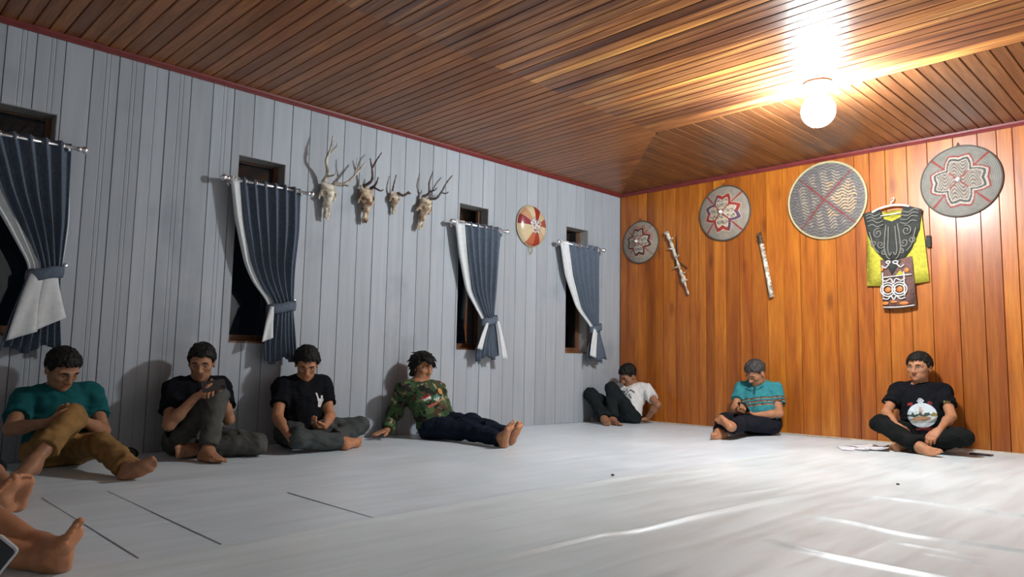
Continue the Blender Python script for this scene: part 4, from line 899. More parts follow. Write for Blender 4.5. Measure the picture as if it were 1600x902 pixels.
def person(key, label, face, hp, top, pants, hair='short', belly=1.0, chest_fwd=None, hands=None, bare=False, skin=SKIN, feet_up=None, hair_mat='hair', floor=0.0, wide=1.0, coarse=False, sleeve=0.60, hem=(0.93, 0.93), upper=True, sole=True):
    J = {k: np.array(v, float) for k, v in POSE[key].items()}
    mid = (J['hipL']+J['hipR'])/2; sh = (J['shL']+J['shR'])/2
    upt = nrm(sh-mid); rt = nrm(J['shR']-J['shL']); fw = nrm(np.cross(upt, rt)); rt = np.cross(fw, upt); RT = np.array([rt, fw, upt])
    hr, hf, hu = frame_from(face); RH = np.array([hr, hf, hu]); hc = J['head']
    if hp: RH = np.array([hr*math.cos(hp)+hu*math.sin(hp), hf, hu*math.cos(hp)-hr*math.sin(hp)])
    neck0 = sh+upt*0.02+fw*(-0.005); neck1 = hc-RH[2]*0.065-RH[1]*0.022
    allp = np.array(list(J.values())); lo = allp.min(0)-0.17; hi = allp.max(0)+0.17; lo[2] = -0.02
    root = empty('person', tuple((mid[0], mid[1], 0.0)), label, 'person')
    base_st = 0.0085 if coarse else 0.0068
    fines = [(hc-0.14, hc+0.14, 0.0042 if not coarse else 0.008)]
    for s in 'LR':
        fines += [(J['wr'+s]-0.10, J['wr'+s]+0.10, 0.0048), (J['an'+s]-0.14, J['an'+s]+0.14, 0.0055)] if not coarse else [(J['an'+s]-0.2, J['an'+s]+0.2, 0.005)]
    fl = Field(lo, hi, base_st, fines)
    def torso(fl, g, k=0.06):
        fl.ell(mid+upt*0.02, RT, (0.155+g, 0.105*belly**0.5+g, 0.105+g), k)
        fl.ell(mid+(sh-mid)*0.40+fw*0.02*belly, RT, (0.142*belly**0.4+g, 0.108*belly+g, 0.13+g), k)
        fl.ell(mid+(sh-mid)*0.76+fw*0.008, RT, (0.150+g, 0.104+g, 0.125+g), k)
        fl.rc(J['shL']-rt*-0.02, J['shR']-rt*0.02, 0.050+g, 0.050+g, k)
        fl.rc(neck0+upt*0.02, (sh+J['shL']*1.6)/2.6+upt*0.012, 0.046+g*0.6, 0.042+g, k*0.8); fl.rc(neck0+upt*0.02, (sh+J['shR']*1.6)/2.6+upt*0.012, 0.046+g*0.6, 0.042+g, k*0.8)
    torso(fl, 0.0); fl.rc(neck0, neck1, 0.054, 0.050, 0.03)
    hinfo = {}
    for s in 'LR':
        fl.rc(J['sh'+s], J['el'+s], 0.048, 0.036, 0.04); fl.rc(J['el'+s], J['el'+s]*0.65+J['wr'+s]*0.35, 0.036, 0.036, 0.02); fl.rc(J['el'+s]*0.65+J['wr'+s]*0.35, J['wr'+s], 0.036, 0.024, 0.02)
        fl.rc(J['hip'+s], J['kn'+s], 0.078, 0.043, 0.03)
        cm = J['kn'+s]*0.66+J['an'+s]*0.34; shin = nrm(J['an'+s]-J['kn'+s])
        fl.rc(J['kn'+s], cm, 0.043, 0.048, 0.01); fl.rc(cm, J['an'+s], 0.048, 0.031, 0.02)
        hd = hands[s]; hinfo[s] = hand(fl, J['wr'+s], hd[0], hd[1], s == 'L', hd[2], hd[3] if len(hd) > 3 else 0.3)
        hinfo['foot'+s] = foot(fl, J['an'+s], J['to'+s], J['kn'+s], s == 'L', u0=(feet_up or {}).get(s))
    head(fl, hc, RH, wide=wide)
    fl.plane((0, 0, 0.002+floor), (0, 0, -1)); fl.plane((0.004, 0, 0), (-1, 0, 0)); fl.plane((0, -0.008, 0), (0, 1, 0))
    V, Q = fl.mesh()
    col = np.tile(np.array(skin, np.float32), (len(V), 1))
    loc = (V-hc)@RH.T
    lip = (np.abs(loc[:, 0]) < 0.024-0.25*np.abs(loc[:, 2]+0.071)) & (np.abs(loc[:, 2]+0.071) < 0.0125) & (loc[:, 1] > 0.07); col[lip] = np.array(skin)*(0.88, 0.68, 0.68)
    for s in 'LR':
        fd, up, sd = hinfo['foot'+s]; q = V-J['an'+s]; so = (q@up < -0.052) & (np.abs(q@sd) < 0.06) & (q@fd > -0.09) & (q@fd < 0.22)
        if sole: col[so] = np.array(skin)*(1.25, 1.2, 1.15)
        h0, d_, n_, s_ = hinfo[s]; q = V-J['wr'+s]; pa = (q@n_ > 0.004) & (q@d_ > 0.0) & (q@d_ < 0.2) & (np.abs(q@s_) < 0.07) & (np.abs(q@n_) < 0.06); col[pa] = np.array(skin)*(1.12, 1.05, 1.0)
    body = obj('body', V, Q, M['skin'], root, smooth=True, col=col)
    # eyes, eyebrows
    for sg in (-1, 1):
        P = lambda x, y, z: hc+RH[0]*x*wide+RH[1]*y+RH[2]*z
        c = P(sg*0.032, 0.0665, -0.0045); mb = MB().sphere(tuple(c), 0.0122, 12, 8); E = np.array(mb.v); q = (E-c)@RH.T
        ec = np.tile(np.array((0.55, 0.52, 0.48), np.float32), (len(E), 1)); ec[np.hypot(q[:, 0], q[:, 2]+0.002) < 0.0075] = (0.02, 0.012, 0.01)
        obj('eye', E, mb.f, M['eye'], body, smooth=True, col=ec)
        MB().tube([P(sg*0.014, 0.0905, 0.0165), P(sg*0.030, 0.0875, 0.0205), P(sg*0.049, 0.0755, 0.0165)], [0.0042, 0.005, 0.003], 6).build('eyebrow', M[hair_mat], body, smooth=True)
    # hair
    hl = hc-0.16; hh = hc+0.16; fh = Field(hl, hh, 0.0046)
    lc = hc-RH[1]*0.014+RH[2]*0.032
    t = {'short': 0.013, 'crop': 0.007, 'long': 0.020, 'full': 0.018}[hair]
    fh.ell(lc, RH, (0.074*wide+t, 0.092+t, 0.084+t), 0.0)
    if hair == 'long':
        for sg in (-1, 1): fh.rc(hc+RH[0]*sg*0.066-RH[1]*0.02+RH[2]*0.03, hc+RH[0]*sg*0.074-RH[1]*0.040-RH[2]*0.075, 0.030, 0.020, 0.03)
        fh.rc(hc-RH[1]*0.07+RH[2]*0.02, hc-RH[1]*0.075-RH[2]*0.09, 0.05, 0.03, 0.04)
    fh.noise(0.006 if hair != 'crop' else 0.003, 190, hash(key) % 97 if False else ord(key[1]))
    X, Y, Z = np.meshgrid(*fh.ax, indexing='ij'); G = np.stack([X-hc[0], Y-hc[1], Z-hc[2]], -1)
    lx, ly, lz = G@RH[0], G@RH[1], G@RH[2]
    if hair == 'long': lim = np.where(ly > 0.0, 0.012+0.55*ly+0.25*lx, -0.09+0.0*ly); lim = np.where((ly <= 0.035) & (ly > 0), np.maximum(-0.03, lim-0.03), lim)
    else:
        lim = 0.006+0.80*ly; lim = np.where((ly > -0.03) & (ly < 0.03), np.minimum(lim, -0.010+1.3*np.maximum(ly-0.012, 0)), lim); lim = np.where(ly > 0.03, np.minimum(lim, 0.060), lim)
        lim = np.maximum(lim, -0.062)
    lim = lim+0.004*np.sin(260*lx+3)+0.003*np.sin(410*lx)
    fh.F = np.maximum(fh.F, (lim-lz)).astype(np.float32)
    # ears stay free
    for sg in (-1, 1): fh.ell(hc+RH[0]*sg*(0.083*wide)-RH[1]*0.010-RH[2]*0.014, RH, (0.016, 0.022, 0.034), 0.004, 'd') if hair != 'long' else None
    # locks: short tapering strands that break up the outline and the hairline
    rs = np.random.RandomState(ord(key[1])); nl, Lk = {'short': (150, 0.022), 'crop': (110, 0.012), 'long': (210, 0.060), 'full': (180, 0.032)}[hair]
    fwd_part = 0.55 if hair in ('long', 'full') else 0.35
    for _ in range(nl):
        th = rs.uniform(0, 2*math.pi); ph = math.acos(rs.uniform(-0.15, 1)); dl = np.array((math.sin(ph)*math.sin(th), math.sin(ph)*math.cos(th), math.cos(ph)))
        pl = dl*np.array((0.074*wide+t*0.7, 0.092+t*0.7, 0.084+t*0.7))+np.array((0, -0.014, 0.032))
        hl_ = 0.012+0.80*pl[1] if pl[1] < 0.06 else 0.060
        if pl[2] < max(hl_, -0.05)+0.006: continue
        down = np.array((dl[0]*0.5, fwd_part*(1 if dl[1] > 0 else -0.3)+dl[1]*0.2, -0.75+0.55*dl[2]))+rs.normal(size=3)*0.28
        tg = nrm(down-dl*down.dot(dl)*0.85); L = Lk*rs.uniform(0.6, 1.3); pe = pl+tg*L+dl*0.002
        if hair != 'long' and pe[1] > 0.05 and pe[2] < 0.048: continue
        W = lambda q: hc+RH[0]*q[0]+RH[1]*q[1]+RH[2]*q[2]
        fh.rc(W(pl), W(pe), 0.0085, 0.0032, 0.004)
    V, Q = fh.mesh(); obj('hair', V, Q, M[hair_mat], root, smooth=True)
    # shirt
    sf = Field(lo, hi, 0.0072 if not coarse else 0.011); g = 0.013; hemp = mid+upt*(-0.035)
    cut = ((hemp, -upt),)
    sf.ell(mid+upt*0.03, RT, (0.160+g, 0.112*belly**0.5+g, 0.11+g), 0.05, cuts=cut)
    sf.ell(mid+(sh-mid)*0.40+fw*0.02*belly, RT, (0.146*belly**0.4+g, 0.110*belly+g, 0.135+g), 0.06)
    sf.ell(mid+(sh-mid)*0.76+fw*0.008, RT, (0.152+g, 0.106+g, 0.128+g), 0.06)
    sf.rc(J['shL'], J['shR'], 0.050+g*0.8, 0.050+g*0.8, 0.06)
    for s in 'LR':
        sf.rc(neck0+upt*0.015, (sh+J['sh'+s]*1.6)/2.6+upt*0.012, 0.048+g*0.3, 0.043+g*0.8, 0.05)
        a, b = J['sh'+s], J['el'+s]; ax = nrm(b-a)
        if sleeve <= 1: pe = a+(b-a)*sleeve; sf.rc(a, b, 0.050+g, 0.052+g, 0.03, cuts=((pe, ax),))
        else:
            sf.rc(a, b, 0.050+g, 0.046+g, 0.03); w_ = J['wr'+s]; ax = nrm(w_-b); sf.rc(b, w_+ax*0.1, 0.045+g, 0.032+g*0.6, 0.03, cuts=((w_-ax*0.012, ax),))
    nd = nrm(neck1-neck0); nc = neck0+upt*0.058+fw*0.030
    sf.ell(nc, np.array([rt, nrm(fw-upt*0.55), nrm(upt+fw*0.55)]), (0.062, 0.062, 0.052), 0.006, 'd'); sf.rc(neck0+nd*0.035, neck1+nd*0.05, 0.057, 0.060, 0.006, 'd')
    sf.F -= 0.003; sf.noise(0.0075, 46, ord(key[1])*3, (1, 1, 0.7)); sf.noise(0.004, 105, ord(key[1])*5)
    sf.plane((0, 0, 0.004), (0, 0, -1)); sf.plane((0.003, 0, 0), (-1, 0, 0)); sf.plane((0, -0.006, 0), (0, 1, 0))
    V, Q = sf.mesh(); bvh = BVHTree.FromPolygons([tuple(v) for v in V], [tuple(map(int, q)) for q in Q])
    shirt = obj('shirt', V, Q, None if callable(top) else top, root, smooth=True, col=top(V, sh, RT, J) if callable(top) else None)
    if callable(top): shirt.data.materials.append(M['cloth_v'])
    # trousers
    pf = Field(lo, hi, 0.0072 if not coarse else 0.011); g = 0.010; wp = mid+upt*0.075
    pf.ell(mid+upt*0.005, RT, (0.158+g, 0.108+g, 0.105+g), 0.05, cuts=((wp, upt),))
    for i, s in enumerate('LR'):
        a, b, c = J['hip'+s], J['kn'+s], J['an'+s]; pf.rc(a, b, 0.086+g, 0.054+g, 0.05)
        h = hem[i]
        if h > 0:
            pe = b+(c-b)*h; ax = nrm(c-b); pf.rc(b, c+ax*0.05, 0.056+g, 0.047+g, 0.03, cuts=((pe, ax),))
        else:
            pe = a+(b-a)*(-h); ax = nrm(b-a)
            pf = pf; pf.F[:] = np.maximum(pf.F, -9)
    pf.F -= 0.003; pf.noise(0.008, 40, ord(key[1])*7); pf.noise(0.004, 90, ord(key[1])*11)
    pf.plane((0, 0, 0.003), (0, 0, -1)); pf.plane((0.003, 0, 0), (-1, 0, 0)); pf.plane((0, -0.006, 0), (0, 1, 0))
    V, Q = pf.mesh(); obj('trousers', V, Q, pants, root, smooth=True)
    return dict(root=root, J=J, sh=sh, RT=RT, bvh=bvh, shirt=shirt, hands=hinfo, body=body, mid=mid, fw=fw)
def printed(p, name, cx, cz, wd, ht, color, nx=40, nz=40, off=0.0025):
    """flat print: a patch laid on the shirt front; color(s, t) in -1..1 gives its colour or None; cx to the wearer's right, cz above the chest middle"""
    rt, fw, up = p['RT']; c = p['sh']-up*0.13+rt*cx+up*cz; V = []; ok = []
    for i in range(nz+1):
        for j in range(nx+1):
            s = -1+2*j/nx; t = -1+2*i/nz; q = c+rt*s*wd/2+up*t*ht/2
            hit = p['bvh'].ray_cast(Vector(q+fw*0.4), Vector(-fw), 0.8)
            if hit[0] is None: V.append(q); ok.append(False)
            else: V.append(np.array(hit[0])+fw*off); ok.append(True)
    F = []; C = []
    for i in range(nz):
        for j in range(nx):
            k = (i*(nx+1)+j, i*(nx+1)+j+1, (i+1)*(nx+1)+j+1, (i+1)*(nx+1)+j)
            cl = color(-1+2*(j+0.5)/nx, -1+2*(i+0.5)/nz)
            if cl is not None and all(ok[q] for q in k): F.append(k); C.append(cl)
    if F: obj(name, V, F, M['vcol'], p['shirt'], smooth=True, facecol=np.array(C))
def side_print(p, name, pt, dirn, wd, ht, color, nx=14, nz=10):
    """small mark on a sleeve, laid on from direction dirn"""
    d = nrm(dirn); r = nrm(np.cross(d, (0, 0, 1))); u = np.cross(r, d); V = []; F = []; C = []; ok = []
    for i in range(nz+1):
        for j in range(nx+1):
            q = np.array(pt)+r*(-1+2*j/nx)*wd/2+u*(-1+2*i/nz)*ht/2; hit = p['bvh'].ray_cast(Vector(q-d*0.15), Vector(d), 0.3)
            ok.append(hit[0] is not None); V.append(np.array(hit[0])-d*0.0025 if hit[0] is not None else q)
    for i in range(nz):
        for j in range(nx):
            k = (i*(nx+1)+j, i*(nx+1)+j+1, (i+1)*(nx+1)+j+1, (i+1)*(nx+1)+j); cl = color(-1+2*(j+0.5)/nx, -1+2*(i+0.5)/nz)
            if cl is not None and all(ok[q] for q in k): F.append(k); C.append(cl)
    if F: obj(name, V, F, M['vcol'], p['shirt'], smooth=True, facecol=np.array(C))
def cloth_mat(name, col, var=0.2):
    return simple(name, col, 0.9, spec=0.08, var=var, scale=14, bump=0.25, bscale=420)
M['cloth_v'] = vcol('printed_cloth', 0.85, 0.2, 0.2, 420)
def camo():
    m, n, l, b = nm('woodland_camouflage'); setp(b, None, 0.85, 0, 0.2)
    geo = n.new('ShaderNodeTexCoord'); cur = None
    base = n.new('ShaderNodeRGB'); base.outputs[0].default_value = (0.035, 0.068, 0.030, 1); cur = base.outputs[0]
    for sc, th, col, off in ((9, 0.53, (0.016, 0.017, 0.014), 0), (10, 0.57, (0.075, 0.05, 0.028), 7), (11, 0.57, (0.075, 0.125, 0.05), 13), (15, 0.63, (0.30, 0.29, 0.17), 23)):
        mp = n.new('ShaderNodeMapping'); mp.inputs['Location'].default_value = (off, off*1.3, off*0.7); l.new(geo.outputs['Object'], mp.inputs['Vector'])
        no = n.new('ShaderNodeTexNoise'); no.inputs['Scale'].default_value = sc; no.inputs['Detail'].default_value = 2; no.inputs['Distortion'].default_value = 0.8; l.new(mp.outputs['Vector'], no.inputs['Vector'])
        r = ramp(n, [(th, (0, 0, 0)), (th+0.01, (1, 1, 1))]); l.new(no.outputs['Fac'], r.inputs['Fac'])
        mx = n.new('ShaderNodeMix'); mx.data_type = 'RGBA'; l.new(r.outputs['Color'], mx.inputs[0]); l.new(cur, mx.inputs[6]); mx.inputs[7].default_value = (*col, 1); cur = mx.outputs[2]
    l.new(cur, b.inputs['Base Color'])
    return m
M['camo'] = camo()
BLK = cloth_mat('black_tshirt', (0.0065, 0.0075, 0.010)); WHT = cloth_mat('white_tshirt', (0.66, 0.66, 0.65), 0.06); TEAL = cloth_mat('teal_tshirt', (0.011, 0.092, 0.100))
KHAKI = cloth_mat('khaki_trousers', (0.25, 0.145, 0.055)); GREY = cloth_mat('grey_trousers', (0.075, 0.077, 0.072)); GREY2 = cloth_mat('dark_grey_green_trousers', (0.058, 0.066, 0.066))
NAVY = cloth_mat('navy_trousers', (0.010, 0.014, 0.026)); BLKP = cloth_mat('black_trousers', (0.014, 0.018, 0.02)); NAVY2 = cloth_mat('dark_navy_trousers', (0.013, 0.015, 0.022)); BLKP2 = cloth_mat('charcoal_trousers', (0.010, 0.0115, 0.0115))
def polo(V, sh, RT, J):
    q = (V-sh)@RT.T; z = -q[:, 2]+0.03*np.abs(q[:, 0])/0.15*0.4
    c = np.tile(np.array((0.035, 0.225, 0.255), np.float32), (len(V), 1))
    band = (z > 0.135) & (z < 0.235)
    ph = ((z-0.135) % 0.034)/0.034
    c[band & (ph < 0.30)] = (0.025, 0.022, 0.025); c[band & (ph >= 0.30) & (ph < 0.48)] = (0.45, 0.20, 0.10); c[band & (ph >= 0.48) & (ph < 0.58)] = (0.025, 0.022, 0.025)
    return c
RELAX = (0.35, 0.45, 0.3); FLAT = (0.05, 0.08, 0.05); FIST = (1.2, 1.4, 0.8); GRIP = (0.7, 0.7, 0.4)
p1 = person('P1', 'man in teal t-shirt and khaki trousers with one knee raised, below the largest curtain', (0.80, 0.30, -0.52), -0.05, TEAL, KHAKI, 'short',
            hands=dict(L=((-0.1, -0.8, 0.2), (0.5, -0.2, 0.6), GRIP), R=((0.3, 0.8, 0.25), (-0.3, 0.1, 0.9), GRIP)), hem=(0.90, 0.70), belly=1.1, skin=(0.33, 0.165, 0.092), wide=1.05)
p2 = person('P2', 'man in black t-shirt and grey trousers holding a phone over his raised knee', (0.78, -0.42, -0.28), 0.0, BLK, GREY, 'short',
            hands=dict(L=((0.3, -0.75, 0.25), (0.2, -0.3, -0.8), GRIP), R=((0.35, 0.75, 0.3), (-0.2, 0.3, 0.9), GRIP)), hem=(0.88, 0.90), skin=(0.36, 0.18, 0.10))
p3 = person('P3', 'man in black t-shirt with a white chest logo, cross legged, looking down at a phone', (0.80, -0.38, -0.50), 0.0, BLK, GREY2, 'full',
            hands=dict(L=((0.25, -0.85, 0.05), (-0.1, 0.1, 0.95), GRIP), R=((0.5, 0.15, -0.6), (0.2, 0.7, 0.3), FIST)), hem=(0.90, 0.90))
p4 = person('P4', 'man in camouflage shirt and navy trousers leaning back on one hand, both legs stretched out', (0.86, 0.10, -0.13), 0.08, M['camo'], NAVY, 'long',
            hands=dict(L=((-0.2, 0.9, -0.1), (0.0, 0.0, -1), FLAT), R=((0.20, -0.85, -0.12), (0.05, 0, -1), FLAT, 0.0)), hem=(0.93, 0.93), sleeve=1.5)
p5 = person('P5', 'man in white t-shirt with both knees up in the corner of the two walls', (-0.25, -0.75, -0.50), 0.1, WHT, BLKP, 'short',
            hands=dict(L=((-0.6, -0.75, -0.1), (0.0, 0.0, -1), FLAT), R=((0.1, -0.9, -0.1), (0, 0, -1), FLAT)), hem=(0.93, 0.93), skin=(0.31, 0.15, 0.085))
p6 = person('P6', 'man in striped turquoise polo shirt looking down at a phone against the orange wall', (-0.30, -0.75, -0.58), 0.05, polo, NAVY2, 'short', hair_mat='hair_grey',
            hands=dict(L=((-0.75, -0.35, 0.1), (0.1, 0.2, 0.95), GRIP), R=((0.55, -0.45, 0.15), (0.0, 0.3, 0.9), GRIP)), hem=(0.94, 0.94), belly=1.25, wide=1.06)
p7 = person('P7', 'man in black t-shirt with a round printed picture, cross legged by the orange wall', (-0.17, -0.97, -0.05), 0.0, BLK, BLKP2, 'short',
            hands=dict(L=((-0.35, -0.65, -0.5), (-0.1, 0.4, -0.7), RELAX), R=((0.55, -0.5, -0.45), (0.1, 0.4, -0.7), RELAX)), hem=(0.92, 0.92), belly=1.25, wide=1.10)
f1 = person('F1', 'barefoot person mostly outside the left edge, two bare soles pointing into the room', (1, 0.2, -0.2), 0.0, BLK, BLKP, 'short', coarse=True,
            hands=dict(L=((0.6, -0.6, 0.0), (0, 0, -1), RELAX), R=((0.6, 0.6, 0.0), (0, 0, -1), RELAX)), hem=(0.30, 0.30))
f2 = person('F2', 'barefoot person in the bottom left corner, one foot upright on its heel, holding a phone', (1, 0.3, -0.3), 0.0, BLK, BLKP, 'short', coarse=True,
            hands=dict(L=((0.75, 0.4, -0.35), (0.3, 0.1, 0.8), GRIP), R=((0.8, 0.3, -0.2), (-0.3, 0, 0.8), GRIP)), hem=(0.25, 0.25))
# prints
def logo(s, t):
    W = (0.62, 0.62, 0.60)
    if abs(s+0.15+0.15*t) < 0.42-0.15*abs(t) and -0.95 < t < 0.25: return W
    if abs(s-0.30-0.45*(t-0.2)) < 0.20-0.08*t and -0.2 < t < 0.98: return W
    if abs(s+0.42-0.1*t) < 0.16 and 0.1 < t < 0.70: return W
    return None
printed(p3, 'logo', -0.082, 0.02, 0.10, 0.105, logo, 30, 34)
def flag(s, t): return (0.38, 0.03, 0.03) if t > 0.1 else (0.6, 0.58, 0.55)
printed(p4, 'flag_patch', 0.062, 0.040, 0.066, 0.040, flag, 16, 10); printed(p4, 'name_tape', 0.045, -0.035, 0.085, 0.020, lambda s, t: (0.40, 0.09, 0.06), 18, 6)
printed(p4, 'name_tape', -0.06, -0.026, 0.09, 0.012, lambda s, t: (0.42, 0.24, 0.10), 18, 4)
printed(p4, 'badge', -0.02, 0.005, 0.075, 0.05, lambda s, t: ((0.05, 0.22, 0.15) if t > 0 else (0.55, 0.55, 0.50) if abs(math.sin(6*s)) > 0.35 else (0.04, 0.15, 0.12)) if s*s+t*t < 1 else None, 20, 16)
printed(p4, 'badge', -0.095, 0.045, 0.045, 0.055, lambda s, t: ((0.60, 0.22, 0.04) if s*s+t*t < 0.55 else (0.5, 0.35, 0.1)) if s*s+t*t < 1 else None, 16, 18)
def script(s, t):
    I = (0.07, 0.09, 0.11)
    if 0.15 < t < 0.95 and abs((t-0.55)-0.30*math.sin(9*s+1.5*math.sin(5*s))-0.1*s) < 0.15 and abs(s) < 0.85: return I
    if -0.95 < t < -0.05 and abs((t+0.5)-0.34*math.sin(11*s+1.2*math.sin(7*s+1))) < 0.17 and -0.75 < s < 0.95: return I
    if abs(t-0.02-0.12*s) < 0.035 and abs(s) < 0.6: return I
    return None
printed(p5, 'lettering', -0.025, 0.005, 0.17, 0.125, script, 60, 44)
def picture(s, t):
    r2 = s*s+t*t
    if r2 > 1: return None
    if -0.10+0.05*math.sin(9*s) < t < 0.12+0.08*math.sin(13*s)+0.05*math.sin(23*s): return (0.035, 0.05, 0.035) if s > -0.7 else (0.25, 0.2, 0.05)
    if abs(s-0.05) < 0.13*(1-0.4*t) and -0.05 < t < 0.7: return (0.40, 0.30, 0.24)
    if (s-0.05)**2/0.40+(t+0.30)**2/0.035 < 1: return (0.33, 0.19, 0.10)
    if t > 0.1: return (0.50, 0.58, 0.62)
    if t < -0.62: return (0.62, 0.68, 0.70)
    return (0.45, 0.50, 0.50) if math.sin(8*t+5*s) > -0.3 else (0.28, 0.30, 0.28)
printed(p7, 'round_picture', -0.01, -0.085, 0.212, 0.20, picture, 50, 50)
printed(p7, 'crest', -0.01, 0.032, 0.06, 0.048, lambda s, t: (0.45, 0.48, 0.5) if abs(s)+0.6*abs(t) < 0.9 and math.sin(9*s)*math.sin(7*t+1) > -0.5 else None, 18, 14)
printed(p7, 'red_mark', 0.07, 0.012, 0.04, 0.025, lambda s, t: (0.22, 0.02, 0.02), 8, 6); printed(p7, 'red_mark', -0.075, 0.012, 0.03, 0.025, lambda s, t: (0.16, 0.02, 0.02), 8, 6)
printed(p7, 'red_mark', -0.02, -0.192, 0.14, 0.024, lambda s, t: (0.17, 0.02, 0.02) if t < 0.9-0.8*abs(s) else None, 20, 6)
J7 = p7['J']; q = J7['shL']*0.50+J7['elL']*0.5
side_print(p7, 'sleeve_mark', q, (-0.2, 0.9, -0.1), 0.05, 0.035, lambda s, t: (0.42, 0.36, 0.12) if abs(math.sin(5*s+3*t)) > 0.45 else None)
q = J7['shR']*0.48+J7['elR']*0.52
side_print(p7, 'sleeve_mark', q, (0.5, 0.8, 0), 0.03, 0.02, lambda s, t: (0.45, 0.35, 0.3), 6, 4)
# polo collar and placket
rt, fw, up = p6['RT']; sh6 = p6['sh']
printed(p6, 'placket', 0.0, 0.085, 0.022, 0.09, lambda s, t: (0.01, 0.07, 0.08), 6, 14, 0.004)
printed(p6, 'collar', 0.05, 0.11, 0.075, 0.06, lambda s, t: ((0.008, 0.05, 0.06) if t < 0.9*s-0.6 else (0.025, 0.19, 0.215)) if t > 0.9*s-0.9 and t < 0.9*s+0.25 else None, 24, 20, 0.006)
printed(p6, 'collar', -0.05, 0.11, 0.075, 0.06, lambda s, t: ((0.008, 0.05, 0.06) if t < -0.9*s-0.6 else (0.025, 0.19, 0.215)) if t > -0.9*s-0.9 and t < -0.9*s+0.25 else None, 24, 20, 0.006)
# ------------------------------------------------------------------ phones, papers and other small things
def slab(c, r, u, w, h, t, corner=0.012):
    """rounded slab centred at c, width along r, height along u"""
    c = np.array(c, float); r = nrm(r); u = nrm(np.array(u, float)-r*np.dot(u, r)); n = np.cross(r, u); pts = []
    for cx, cy, a0 in ((1, 1, 0), (-1, 1, 90), (-1, -1, 180), (1, -1, 270)):
        for k in range(4):
            a = math.radians(a0+30*k); pts.append((cx*(w/2-corner)+corner*math.cos(a), cy*(h/2-corner)+corner*math.sin(a)))
    V = []; N = len(pts)
    for z, ins in ((-t/2, 0.0012), (-t/2+0.0012, 0), (t/2-0.0012, 0), (t/2, 0.0012)):
        for x, y in pts: V.append(c+r*(x*(1-ins/w*2))+u*(y*(1-ins/h*2))+n*z)
    F = [(i*N+k, i*N+(k+1) % N, (i+1)*N+(k+1) % N, (i+1)*N+k) for i in range(3) for k in range(N)]
    F += [tuple(range(N-1, -1, -1)), tuple(3*N+k for k in range(N))]
    return V, F, n
def phone(c, r, u, label, mat, w=0.072, h=0.150, t=0.009, screen_side=1):
    V, F, n = slab(c, r, u, w, h, t); ro = obj('smartphone', V, F, mat, None, base=tuple(c)); props(ro, label, 'phone')
    V, F, _ = slab(np.array(c)+n*screen_side*(t/2+0.0003), r, u, w-0.008, h-0.014, 0.001, 0.008); obj('screen', V, F, M['black_glass'], ro)
    V, F, _ = slab(np.array(c)-n*screen_side*(t/2+0.0008)+nrm(u)*(h*0.36)-nrm(r)*w*0.2, r, u, 0.02, 0.03, 0.002, 0.006); obj('camera_bump', V, F, M['black_glass'], ro)
    return ro
def between(p, k=0.085):
    h = p['hands']; return (h['L'][0]+h['R'][0])/2
c = between(p2)+np.array((0.03, 0.01, 0.03)); phone(c, (-0.45, -0.1, 0.9), (0.1, 1, 0.05), 'dark phone held sideways above the raised grey knee', M['phone_dark'])
h = p3['hands']['L']; phone(h[0]+h[2]*0.0+np.array((0.0, -0.01, 0.004)), (1, 0.3, 0.25), (-0.3, 0.95, 0.1), 'phone lying in the left hand of the man with the white chest logo', M['phone_dark'])
c = between(p6)+np.array((0.012, -0.035, 0.022)); phone(c, (0.95, 0.1, 0.0), (0.0, -0.75, 0.55), 'phone held in both hands by the man in the turquoise polo', M['phone_dark'], 0.076, 0.155, screen_side=1)
c = between(p1)+np.array((-0.02, 0.02, 0.012)); phone(c, (0.0, 1, 0.1), (0.9, 0.0, 0.25), 'pale phone peeking out behind the raised khaki knee', M['phone_light'])
h = p['hands'] if False else f2['hands']
phone((2.80, -6.473, 0.098), (0.56, 0.57, -0.59), (0.42, 0.43, 0.80), 'phone with a silver corner at the bottom left edge of the photo', M['phone_light'], screen_side=1)
phone((3.69, -0.32, 0.0062), (0.15, 1, 0), (1, -0.15, 0), 'phone lying on the floor right of the cross legged man with the round picture', M['phone_dark'], 0.075, 0.15)
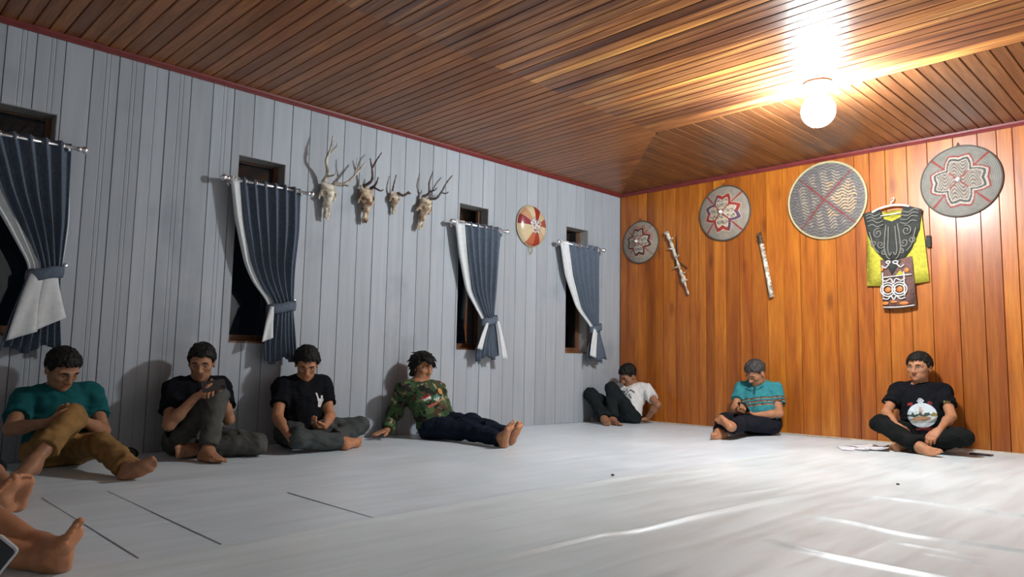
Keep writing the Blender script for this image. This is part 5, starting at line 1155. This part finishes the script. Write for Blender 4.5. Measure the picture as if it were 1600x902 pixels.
def paper(c, ang, w, h, z, curl, label):
    V = []; n = 10; ca, sa = math.cos(ang), math.sin(ang)
    for i in range(n+1):
        for j in range(n+1):
            s, t = i/n-0.5, j/n-0.5; x = s*w; y = t*h
            V.append((c[0]+x*ca-y*sa, c[1]+x*sa+y*ca, z+curl*(abs(2*s)**2.2+0.4*abs(2*t)**3)*(1 if s > 0 else 0.5)+0.001*math.sin(9*s+5*t)))
    F = [(i*(n+1)+j, (i+1)*(n+1)+j, (i+1)*(n+1)+j+1, i*(n+1)+j+1) for i in range(n) for j in range(n)]
    o = obj('paper_sheet', V, F, M['paper'], None, base=(c[0], c[1], 0), smooth=True); o.modifiers.new('thick', 'SOLIDIFY').thickness = 0.0012
    props(o, label, 'paper', 'loose paper sheets on the floor')
paper((2.90, -0.78), 0.50, 0.20, 0.29, 0.004, 0.006, 'loose white sheet, leftmost of the papers on the floor')
paper((2.985, -0.80), 0.05, 0.105, 0.15, 0.013, 0.004, 'small folded sheet in front of the other papers on the floor')
paper((2.95, -0.60), 0.75, 0.20, 0.28, 0.007, 0.012, 'middle white sheet lying at the back of the papers on the floor')
paper((3.045, -0.655), 0.30, 0.17, 0.25, 0.006, 0.022, 'curled white sheet, rightmost of the papers, nearest the black trousers')
# dark pouch by the wall behind the khaki leg
mb = MB(); mb.sphere((0.235, -5.365, 0.035), 1, 16, 10, (0.045, 0.062, 0.034)); V = np.array(mb.v); V += 0.006*np.sin(V[:, [1, 2, 0]]*90); V[:, 2] = np.maximum(V[:, 2], 0.002)
o = obj('pouch', V, mb.f, cloth_mat('black_pouch', (0.015, 0.014, 0.012)), None, base=(0.235, -5.365, 0), smooth=True); props(o, 'small crumpled black pouch with a pale tag on the floor by the grey wall', 'pouch')
obj('tag', *(lambda s: (s[0], s[1]))(slab((0.287, -5.372, 0.018), (0.2, 1, 0), (-0.5, 0.1, 0.9), 0.022, 0.022, 0.003, 0.004)), simple('pale_tag', (0.55, 0.53, 0.36), 0.5), o)
for (x, y), s, lb in (((2.53, -3.444), 0.010, 'tiny dark crumb on the floor in front of the outstretched bare feet'), ((3.74, -2.397), 0.008, 'tiny dark crumb on the floor in front of the papers'), ((3.43, -4.49), 0.009, 'tiny dark crumb on the long pale floor ripple')):
    mb = MB().sphere((x, y, s*0.6), s, 8, 6, (1.3, 0.8, 0.6)); props(mb.build('crumb', M['antler_dark'], None, base=(x, y, 0)), lb, 'crumb', 'crumbs on the floor')
